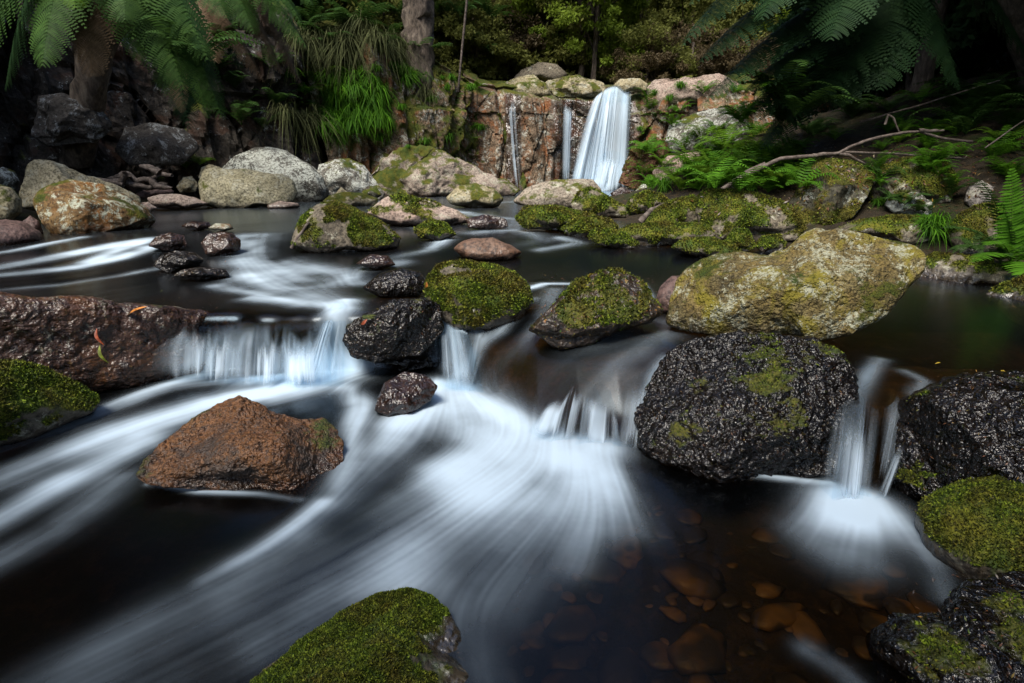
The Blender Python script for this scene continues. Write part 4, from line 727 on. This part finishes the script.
def copy_thing(src, loc, rz, sc=1.0, label=None):
    c = src.copy(); COL.objects.link(c); c.location = loc; c.rotation_euler = (0, 0, rz); c.scale = (sc,) * 3
    if label: c['label'] = label
    for ch in list(src.children):
        k = ch.copy(); COL.objects.link(k); k.parent = c
    return c
def gz(x, y): return float(Gf(np.array([float(x)]), np.array([float(y)]))[0])
protos = []
specs = [('broadleaf_tree', 'dark green broadleaf tree in the forest above the falls', L1, 2.0, 2.2, 2.6, 90, 16000, .10), ('wattle_tree', 'light green feathery tree in the forest above the falls', L2, 1.6, 2.2, 2.6, 80, 16000, .06),
         ('scrub_bush', 'brown dry scrub bush in the forest above the falls', L3, 1.3, .9, .9, 60, 12000, .05), ('olive_bush', 'olive scrub bush in the forest above the falls', L4, 1.4, 1.2, 1.1, 70, 12000, .06)]
r = np.random.default_rng(12); first = {}
spots = []
for yy, nx_, wx in ((14.0, 18, 7), (14.8, 15, 8), (15.6, 13, 9), (17.6, 13, 11), (20, 13, 13), (23, 13, 16), (27, 14, 19)):
    for k in range(nx_): spots.append((-wx + 2 * wx * (k + .5) / nx_ + r.normal(0, .5) + 1.5, yy + r.normal(0, .5)))
for x, y in spots:
    px = 512 + x / (y * .95) * FPX; u = r.random()
    if y < 15 : k = (2 if u < .4 else (3 if u < .8 else 1)) if x > -.5 else (0 if u < .5 else 3)
    elif px < 520: k = 0 if u < .55 else 1
    elif px < 600: k = 1 if u < .7 else (0 if u < .7 else 3)
    elif px < 700: k = 1 if u < .55 else 3
    else: k = 0 if u < .5 else 3
    s = specs[k]; z = gz(x, y) - .15; sc = r.uniform(.8, 1.25) * (.75 if y < 15 else 1) * (1.25 if y > 19 else 1)
    if k not in first: first[k] = make_tree(s[0], s[1], 'tree' if k < 2 else 'bush', {0: 'dark trees above the falls', 1: 'light trees above the falls', 2: 'dry bushes above the falls', 3: 'olive bushes above the falls'}[k], x, y, z, 5 + k, s[3], s[4], s[5], s[2], s[6], s[7], s[8], .09); continue
    copy_thing(first[k], (x, y, z), r.uniform(0, 6.3), sc)
# trees mostly out of view, added to shade both banks and the foreground
first_c = None
for (x, y, zc, s) in [(-7.6, 3.4, 0, .75), (-9.4, 5.0, 0, .8), (-4.4, -3.8, .3, .8), (-1.2, -4.2, .5, .8), (-10.5, 6.8, 0, 1.0), (-8.8, 10.5, 0, 1.0), (-12, 2.5, 0, 1.0), (-12, -2.5, 0, 1.1),  (5.2, 4.6, -1.0, 1.0), (4.6, 7.0, -.6, .8), (6.4, 7.2, 0, 1.0), (5.4, 1.6, -.6, 1.0), (5.6, -1.8, -.4, 1.0), (7.6, 10.2, 0, .9), (8, 4.4, 0, 1.2), (9.5, 8, 0, 1.2), (1, -7.5, 0, 1.2), (4.6, -5.6, 0, 1.1),  (9.5, 1, 0, 1.2)]:
    z = gz(x, y) + zc
    if first_c is None: first_c = make_tree('added_shade_tree', 'dense forest tree mostly out of view, added to shade the banks and foreground', 'tree', 'trees added to shade the banks', x, y, z, 33, 3.1, 2.2, 5.2, L1, 130, 30000, .17, .16); first_c.scale = (s,) * 3; continue
    copy_thing(first_c, (x, y, z), r.uniform(0, 6.3), s)
first_d = None                                        # dark shrubs added to deepen the shade in the gullies left and right
for (x, y, s) in [(5.4, 7.9, .7), (6.2, 8.2, .8), (5.0, 8.4, .6), (6.9, 7.4, .8), (5.7, 7.0, .7), (7.4, 6.4, .8), (-7.2, 7.8, 1), (-8.4, 5.6, 1), (-5.6, 9.4, .9), (-9, 8, 1.2), (-4.6, 10.6, .7), (-9.5, 3.5, 1.2), (4.9, 7.6, .8), (5.8, 6.2, 1), (6.8, 8.6, 1.1), (5.6, 4.6, .9), (7, 5, 1.2), (6.2, 3.2, 1.1), (5.0, 9.6, .8), (8, 6.8, 1.3), (7.9, 10.2, 1), (6.3, 10.6, .9)]:
    z = gz(x, y) + .2
    if first_d is None: first_d = make_tree('shrub', 'dark understorey shrub added to deepen the shade of the banks', 'shrub', 'dark shrubs on the banks', x, y, z, 44, 1.5, 1.5, 1.4, FK, 80, 16000, .09, .05); first_d.scale = (s,) * 3; continue
    copy_thing(first_d, (x, y, z), r.uniform(0, 6.3), s)
# tall trunk on the cliff, sapling
bpy.context.view_layer.update(); DG = bpy.context.evaluated_depsgraph_get()
def hit(px, py):
    d = ray(px, py); ok, P, N, *_ = SC.ray_cast(DG, Vector(CAM), Vector(d).normalized()); return (np.array(P), np.array(N)) if ok else (None, None)
e = empty('tall_tree', (-1.75, 11.6, 2.2)); tag(e, 'thick mossy bark tree trunk standing on the left cliff', 'tree')
V, F = tube(resamp([(-1.72, 11.2, 1.6), (-1.66, 11.4, 3.4), (-1.62, 11.5, 6), (-1.5, 11.6, 10)], 60), np.linspace(.27, .2, 60), 20, .12, 3); mesh('trunk', V, F, BARK, parent=e, loc=np.array(e.location))
o = None
V, F = tube(resamp([pt(458, 92, 11.6), pt(462, 50, 11.6), pt(467, 0, 11.5), pt(469, -60, 11.4)], 40), .022, 6); tag(mesh('sapling', V, F, WOOD), 'thin bare pale sapling stem leaning right beside the trunk', 'sapling')
# ground ferns: rosettes
def make_fern(seed, R, nf_, mat, name, label, cat, group, loc, up=.6, npair=18, parts=False, plen=.16, bi=False):
    r = np.random.default_rng(seed); e = empty(name, loc) if parts else None
    if e: tag(e, label, cat, group)
    A, B, Cc, n0 = [], [], [], 0; loc = np.array(loc)
    for k in range(nf_):
        a = k * 2.4 + r.normal(0, .2); L = R * r.uniform(.7, 1.1); el = up * r.uniform(.7, 1.3); d = np.array([math.cos(a), math.sin(a), 0])
        path = bez(loc, loc + d * L * .45 + [0, 0, L * el], loc + d * L * .95 + [0, 0, L * el * .55], 14)
        V, F, v = frond_geo(path, plen * L, npair, 7, .2, None, seed + k, .1, .003 + .004 * R, bi)
        if e: mesh('frond', V, F, mat, parent=e, loc=loc, smooth=False, attrs={'var': v})
        else: A.append(V); B.append(F + n0); Cc.append(v); n0 += len(V)
    if e: return e
    o = mesh(name, np.concatenate(A), np.concatenate(B), mat, loc=loc, smooth=False, attrs={'var': np.concatenate(Cc)}); tag(o, label, cat, group); return o
def scatter(first, spots, seed, smin=.8, smax=1.2, sink=.0):
    r = np.random.default_rng(seed); out = []
    for i, (px, py, s) in enumerate(spots):
        P, N = hit(px, py)
        if P is None or P[1] > 16: continue
        if i == 0: c = first
        else: c = first.copy(); COL.objects.link(c)
        c.location = P - [0, 0, sink]; c.rotation_euler = (r.normal(0, .15), r.normal(0, .15), r.uniform(0, 6.3)); k = s * r.uniform(smin, smax); c.scale = (k, k, k); out.append(c)
    return out
r = np.random.default_rng(77)
sf = make_fern(5, .62, 11, FB, 'ground_fern', 'bright green ground fern on the slope right of the falls', 'fern', 'ferns on the right slope', (0, 0, -5), .75, 18, plen=.2)
scatter(sf, [(x, y, s) for x, y, s in [(662, 168, 1), (672, 180, .9), (655, 180, .8), (690, 175, 1), (700, 165, 1), (712, 172, 1.0), (722, 184, .9), (735, 172, 1.0), (748, 180, .9), (725, 150, 1), (740, 160, 1), (757, 168, .9), (770, 176, .9), (778, 190, .7), (792, 180, .6), (765, 158, .9), (785, 165, .8), (680, 190, .7), (705, 186, .7),
    (650, 110, .6), (668, 118, .7), (645, 150, .6), (700, 140, .8), (718, 134, .9), (800, 148, .6), (835, 140, .5), (900, 142, .5), (955, 135, .6), (1000, 145, .5)]], 5, .5, .85)
df = make_fern(6, .6, 10, FG, 'ground_fern', 'dark green ground fern in the shade of the right bank', 'fern', 'shaded ferns on the right bank', (0, 0, -5), .75, 18, plen=.2)
scatter(df, [(r.uniform(760, 1020), r.uniform(100, 145), r.uniform(.5, .9)) for _ in range(20)] + [(890, 200, .3), (905, 205, .3), (925, 215, .3), (950, 195, .4), (880, 178, .4), (1000, 262, .3), (945, 240, .35), (975, 250, .3)], 6)
lf_ = make_fern(8, .5, 10, FB, 'ground_fern', 'bright fern growing from the ledges of the left cliff', 'fern', 'ferns on the left cliff', (0, 0, -5), .55, 18, plen=.2)
scatter(lf_, [(x, y, s) for x, y, s in [(305, 95, .9), (318, 82, .8), (298, 110, .8), (330, 100, .9), (312, 118, .7), (345, 92, .8), (200, 165, .5), (186, 168, .5), (482, 75, .7), (476, 88, .7), (488, 66, .8), (320, 60, .8), (478, 128, .4), (476, 140, .4)]], 7)
# grass tufts
def make_tuft(seed, H, nb, mat, name, label, group, hang=.5, w=.006):
    r = np.random.default_rng(seed); Vs, Fs, vs, n0 = [], [], [], 0
    for k in range(nb):
        a = r.uniform(0, 6.3); d = np.array([math.cos(a), math.sin(a), 0]); b = r.normal(0, H * .12, 3) * [1, 1, .1]; L = H * r.uniform(.6, 1.2); sp_ = r.uniform(.2, .9)
        p = bez(b, b + d * L * sp_ * .4 + [0, 0, L * .8], b + d * L * sp_ * 1.2 + [0, 0, L * (.7 - hang * sp_ * 1.4)], 7); S = np.cross(d, [0, 0, 1.0]); ww = w * np.array([.8, 1, 1, .9, .7, .4, .05])[:, None]
        V = np.concatenate([p - S * ww, p + S * ww]); i = np.arange(6); Vs.append(V); Fs.append(np.stack([i, i + 1, i + 8, i + 7], 1) + n0); n0 += 14; vs.append(np.full(14, r.random()))
    o = mesh(name, np.concatenate(Vs) + [0, 0, -5], np.concatenate(Fs), mat, loc=(0, 0, -5), smooth=False, attrs={'var': np.concatenate(vs)}); tag(o, label, 'grass tuft', group); return o
g1 = make_tuft(1, .42, 220, GR, 'grass_tuft', 'bright green grass tuft on the left cliff', 'green grass tufts on the left cliff', .9, .008)
scatter(g1, [(352, 100, 1.1)] + [(r.uniform(325, 385), r.uniform(82, 134), r.uniform(.7, 1.1)) for _ in range(34)] + [(x, y, s) for x, y, s in [(362, 92, 1), (372, 110, 1.1), (365, 118, 1.1), (350, 115, 1), (378, 122, .9), (340, 108, 1), (356, 84, .9), (345, 76, .8), (370, 128, .8), (405, 76, .8), (410, 84, .8), (395, 70, .7), (358, 128, .8), (335, 96, .9), (480, 130, .6), (330, 120, .8), (375, 100, 1)]], 3)
g2 = make_tuft(2, .6, 200, GD, 'grass_tuft', 'dry grey hanging grass on the left cliff top', 'dry grass on the left cliff', 1.3, .005)
scatter(g2, [(x, y, 1) for x, y in [(330, 45), (345, 40), (360, 35), (375, 45), (390, 50), (405, 52), (340, 60), (325, 62), (395, 62), (318, 40), (300, 50), (310, 130), (295, 135), (285, 120), (425, 100), (384, 36), (350, 54)]], 4)
g3 = make_tuft(3, .35, 120, GR, 'grass_tuft', 'green grass tuft between the stones of the right bank', 'grass tufts of the right bank', .8, .006)
scatter(g3, [(x, y, s) for x, y, s in [(930, 235, .5), (925, 228, .5), (936, 228, .6), (650, 186, .6), (665, 190, .7), (712, 188, .6), (740, 188, .6), (750, 190, .6), (700, 150, .7), (880, 205, .4), (640, 130, .5), (655, 95, .6), (680, 88, .7), (670, 100, .6)]], 8)
r = np.random.default_rng(31)
g4 = make_fern(9, .55, 10, GR, 'ground_fern', 'yellow green fern growing among the mossy rocks of the right bank', 'fern', 'yellow green ferns of the right bank', (0, 0, -5), .7, 16, plen=.2)
scatter(g4, [(690, 182, .6)] + [(r.uniform(640, 790), r.uniform(90, 192), r.uniform(.35, .7)) for _ in range(30)] + [(r.uniform(870, 1015), r.uniform(100, 190), r.uniform(.25, .42)) for _ in range(30)] + [(r.uniform(700, 800), r.uniform(150, 194), r.uniform(.4, .6)) for _ in range(14)], 9)
g5 = make_tuft(5, .3, 90, GR, 'grass_tuft', 'small green tuft rooted in the cracks of the left cliff', 'small tufts in the left cliff cracks', .9, .006)
scatter(g5, [(400, 110, .8)] + [(r.uniform(290, 490), r.uniform(55, 150), r.uniform(.4, .9)) for _ in range(34)], 10)
g6 = make_fern(12, .8, 9, FG, 'ground_fern', 'arching fern on top of the left cliff', 'fern', 'ferns on top of the left cliff', (0, 0, -5), .6, 18, plen=.2)
scatter(g6, [(350, 30, .8)] + [(r.uniform(190, 300), r.uniform(40, 130), r.uniform(.4, .8)) for _ in range(16)] + [(r.uniform(290, 500), r.uniform(10, 62), r.uniform(.5, 1.0)) for _ in range(24)], 11)
# the bright fern at the right edge
e = empty('sword_fern', pt(1010, 262, 3.3)); tag(e, 'vivid green sword fern standing at the right edge above the still pool', 'fern')
b0 = (1012, 264); FV = leafmat('vivid_fern', (.05, .15, .01), (.14, .34, .025), .4)
for i, (b, d1, ar, pl, mt) in enumerate([((1012, 168), 3.2, -.0, .085, FV), ((1040, 190), 3.2, .1, .09, FV), ((966, 176), 3.3, .35, .08, FG), ((972, 262), 2.95, .18, .08, FV), ((940, 228), 3.3, .3, .07, FG), ((1032, 288), 2.8, .2, .10, FV), ((1062, 250), 3.0, .2, .1, FV), ((985, 245), 3.1, .3, .07, FV)]):
    frond(e, fpx(b0, b, 3.3, d1, ar), pl, mt, seed=200 + i, npair=30, npin=6, droop=.15, bi=False, prad=.004, side=np.array([1.0, -.2, .1]) if i in (0, 1) else None)
# dead branch and driftwood
e = empty('dead_branch', pt(800, 156, 5.0)); tag(e, 'long grey dead branch lying across the ferns of the right bank', 'branch')
def limb(name, pts, d, r0, r1, parent, mat=WOOD, n=50, seed=1):
    P = [pt(a, b, d if np.isscalar(d) else d[i]) for i, (a, b) in enumerate(pts)]; V, F = tube(resamp(P, n), np.linspace(r0, r1, n), 9, r0 * .6, seed); o = mesh(name, V, F, mat, parent=parent, loc=None if parent is None else np.array(parent.location)); return o
limb('limb', [(722, 190), (740, 178), (775, 160), (812, 155), (838, 154), (865, 140), (895, 134), (920, 131), (940, 138), (972, 142)], 4.9, .019, .009, e)
limb('side_limb', [(838, 154), (850, 156), (864, 164)], 4.9, .018, .006, e); limb('side_limb', [(918, 131), (930, 131), (944, 130)], 4.9, .02, .008, e); limb('side_limb', [(765, 164), (750, 170), (728, 186)], 4.95, .022, .012, e); limb('side_limb', [(812, 155), (850, 152), (900, 154), (960, 158), (1010, 162)], 5.0, .012, .006, e)
tag(limb('twig', [(885, 125), (888, 115), (893, 118), (900, 135)], 5.0, .010, .006, None), 'short ochre twig standing up behind the dead branch', 'twig')
tag(limb('twig', [(860, 122), (920, 105), (1000, 80)], 5.6, .010, .005, None), 'thin straight twig rising to the right in the dark', 'twig')
tag(limb('twig', [(985, 148), (1010, 130), (1040, 110)], 4.6, .006, .004, None), 'fine pale twig near the right edge above the sword fern', 'twig')
tag(limb('twig', [(292, 248), (302, 232), (309, 222)], 3.95, .016, .010, None), 'brown stick leaning on the large moss topped rock', 'stick')
e = empty('driftwood', pt(140, 180, 7.4)); tag(e, 'tangle of grey driftwood roots behind the left boulders', 'driftwood')
for i, p in enumerate([[(98, 186), (115, 178), (128, 174), (138, 181), (150, 179), (160, 174), (172, 176)], [(105, 184), (122, 182), (145, 188), (168, 184)], [(126, 174), (120, 186), (112, 190)], [(150, 179), (157, 186), (172, 188)], [(160, 174), (150, 168), (140, 165)], [(90, 181), (110, 182), (125, 186)]]): limb('root', p, 7.3 - .05 * i, .05, .02, e, seed=i)
tag(limb('stick', [(584, 303), (600, 306), (616, 305), (632, 306)], 2.62, .018, .014, None, mat=FD), 'short reddish piece of wood on the leafy slab', 'wood piece')
tag(limb('twig', [(476, 398), (490, 394), (500, 390)], 2.2, .001, .001, None), 'x', 'twig') if False else None
tag(limb('twig', [(625, 212), (640, 204), (662, 202)], 6.4, .02, .012, None), 'pale stick lying between the mossy rocks', 'stick')
tag(limb('twig', [(640, 222), (652, 210), (668, 203)], 5.4, .03, .015, None), 'pale split log leaning on the steep mossy rock', 'stick')
# fallen leaves and litter
def leafshape(P, D, N, L, w, mat, name, label, cat='leaf'):
    D = np.array(D, float); D /= np.linalg.norm(D); N = np.array(N, float); S = np.cross(D, N); S /= np.linalg.norm(S); N = np.cross(S, D); t = np.linspace(0, 1, 13); wd = w * np.sin(t * math.pi) ** .8 * (1 - .3 * t) + .0004
    C = P + D * (t * L)[:, None] + N * (.12 * L * np.sin(t * 3.14))[:, None] + S * (.08 * L * np.sin(t * 4))[:, None]; V = np.concatenate([C - S * wd[:, None] + N * wd[:, None] * .4, C, C + S * wd[:, None] + N * wd[:, None] * .4]); i = np.arange(12)
    F = np.concatenate([np.stack([i, i + 1, i + 14, i + 13], 1), np.stack([i + 13, i + 14, i + 27, i + 26], 1)]); o = mesh(name, V, F, mat); tag(o, label, cat); return o
def flat(name, c, ro=.5):
    m = M(name); m.v = m.vec((1, 1, 1)); return m.done(m.bsdf(m.mix(m.rng(m.noise(60, 4), .4, .6), c, tuple(x * .5 for x in c)), ro))
OR = flat('orange_leaf', (.55, .20, .03)); RD = flat('red_leaf', (.35, .07, .02)); YL = flat('yellow_leaf', (.50, .34, .03)); YG = flat('yellowgreen_leaf', (.22, .26, .03))
def up3(px, py): 
    P, N = hit(px, py); return P, N
P = pt(128, 317, 2.33); leafshape(P, pt(152, 305, 2.3) - P, (0, -.5, 1), .115, .012, OR, 'fallen_leaf', 'pointed orange leaf lying on the brown ledge at left')
P = pt(97, 328, 2.2); leafshape(P, pt(103, 345, 2.18) - P, (0, -1, .2), .075, .008, RD, 'fallen_leaf', 'curled red brown leaf hanging under the ledge at left')
P = pt(100, 345, 2.18); leafshape(P, pt(108, 364, 2.17) - P, (0, -1, .2), .08, .008, YG, 'fallen_leaf', 'yellow green leaf hanging below the red brown one')
for (px, py, dx, dy, L, mt, lb) in [(362, 324, 8, -6, .035, RD, 'small red leaf on the wet black midstream rock'), (425, 288, 2, -6, .03, OR, 'tiny orange leaf between the smooth dark stone and the mossy rock'), (588, 279, 6, -5, .03, YL, 'yellow leaf on the mossy top of the leafy slab'),
        (815, 365, 6, 5, .022, YG, 'yellow green leaf on the wet ledge rock beside the cascade'), (935, 365, 7, -1, .02, YL, 'yellow leaf at the rim of the black rock mass'), (1000, 372, 6, 2, .02, YL, 'yellow leaf farther right on the rim of the black rock mass'), (350, 640, 10, 4, .02, RD, 'red leaf caught in the moss at the bottom edge'), (395, 634, 8, 5, .018, RD, 'second red leaf caught in the moss at the bottom edge')]:
    P, N = hit(px, py)
    if P is None: continue
    P2 = pt(px + dx, py + dy, P[1]); leafshape(P + N * .004, P2 - P, N, L, L * .22, mt, 'fallen_leaf', lb)
def litter(label, boxes, n, seed, size=.008, mats=None):
    r = np.random.default_rng(seed); Vs, vs = [], []
    for k in range(n):
        x0, y0, x1, y1 = boxes[k % len(boxes)]; px, py = r.uniform(x0, x1), r.uniform(y0, y1); P, N = hit(px, py)
        if P is None or N[2] < -.1: continue
        A = np.cross(N, r.normal(0, 1, 3)); A /= np.linalg.norm(A) + 1e-9; A += N * r.uniform(-.1, .6); B = np.cross(N, A); s = size * r.uniform(.4, 1.5) * (1 if P[1] < 2.4 else 1.4); P = P + N * .002
        Vs.append([P, P + A * s + B * s * .35, P + A * 2.2 * s, P + A * s - B * s * .35]); vs += [r.random()] * 4
    V = np.array(Vs).reshape(-1, 3); o = mesh('leaf_litter', V, np.arange(len(V)).reshape(-1, 4), MLIT, smooth=False, attrs={'var': vs}); tag(o, label, 'leaf litter', kind='stuff')
m = M('leaf_litter'); MLIT = m.done(m.bsdf(m.ramp(m.attr('var'), [(0, (.012, .008, .006)), (.5, (.05, .025, .012)), (.80, (.16, .06, .02)), (.92, (.07, .11, .015)), (.98, (.25, .14, .03))]), .45))
litter('fine leaf litter stuck to the wet ledge rock under the ochre boulder', [(655, 345, 845, 460)], 260, 1, .0035)
litter('leaf litter and sprouts on the black rock mass at right', [(905, 370, 1023, 500), (905, 575, 1023, 683)], 350, 2, .0035)
litter('leaf litter over the low leafy slab', [(540, 275, 655, 340)], 700, 3, .004)
litter('leaf litter on the wet midstream stones and ledge', [(350, 300, 440, 350), (155, 250, 240, 280), (0, 292, 220, 315)], 160, 4, .004)
litter('dead leaves strewn over the right bank', [(640, 140, 1020, 212)], 1500, 5, .009)
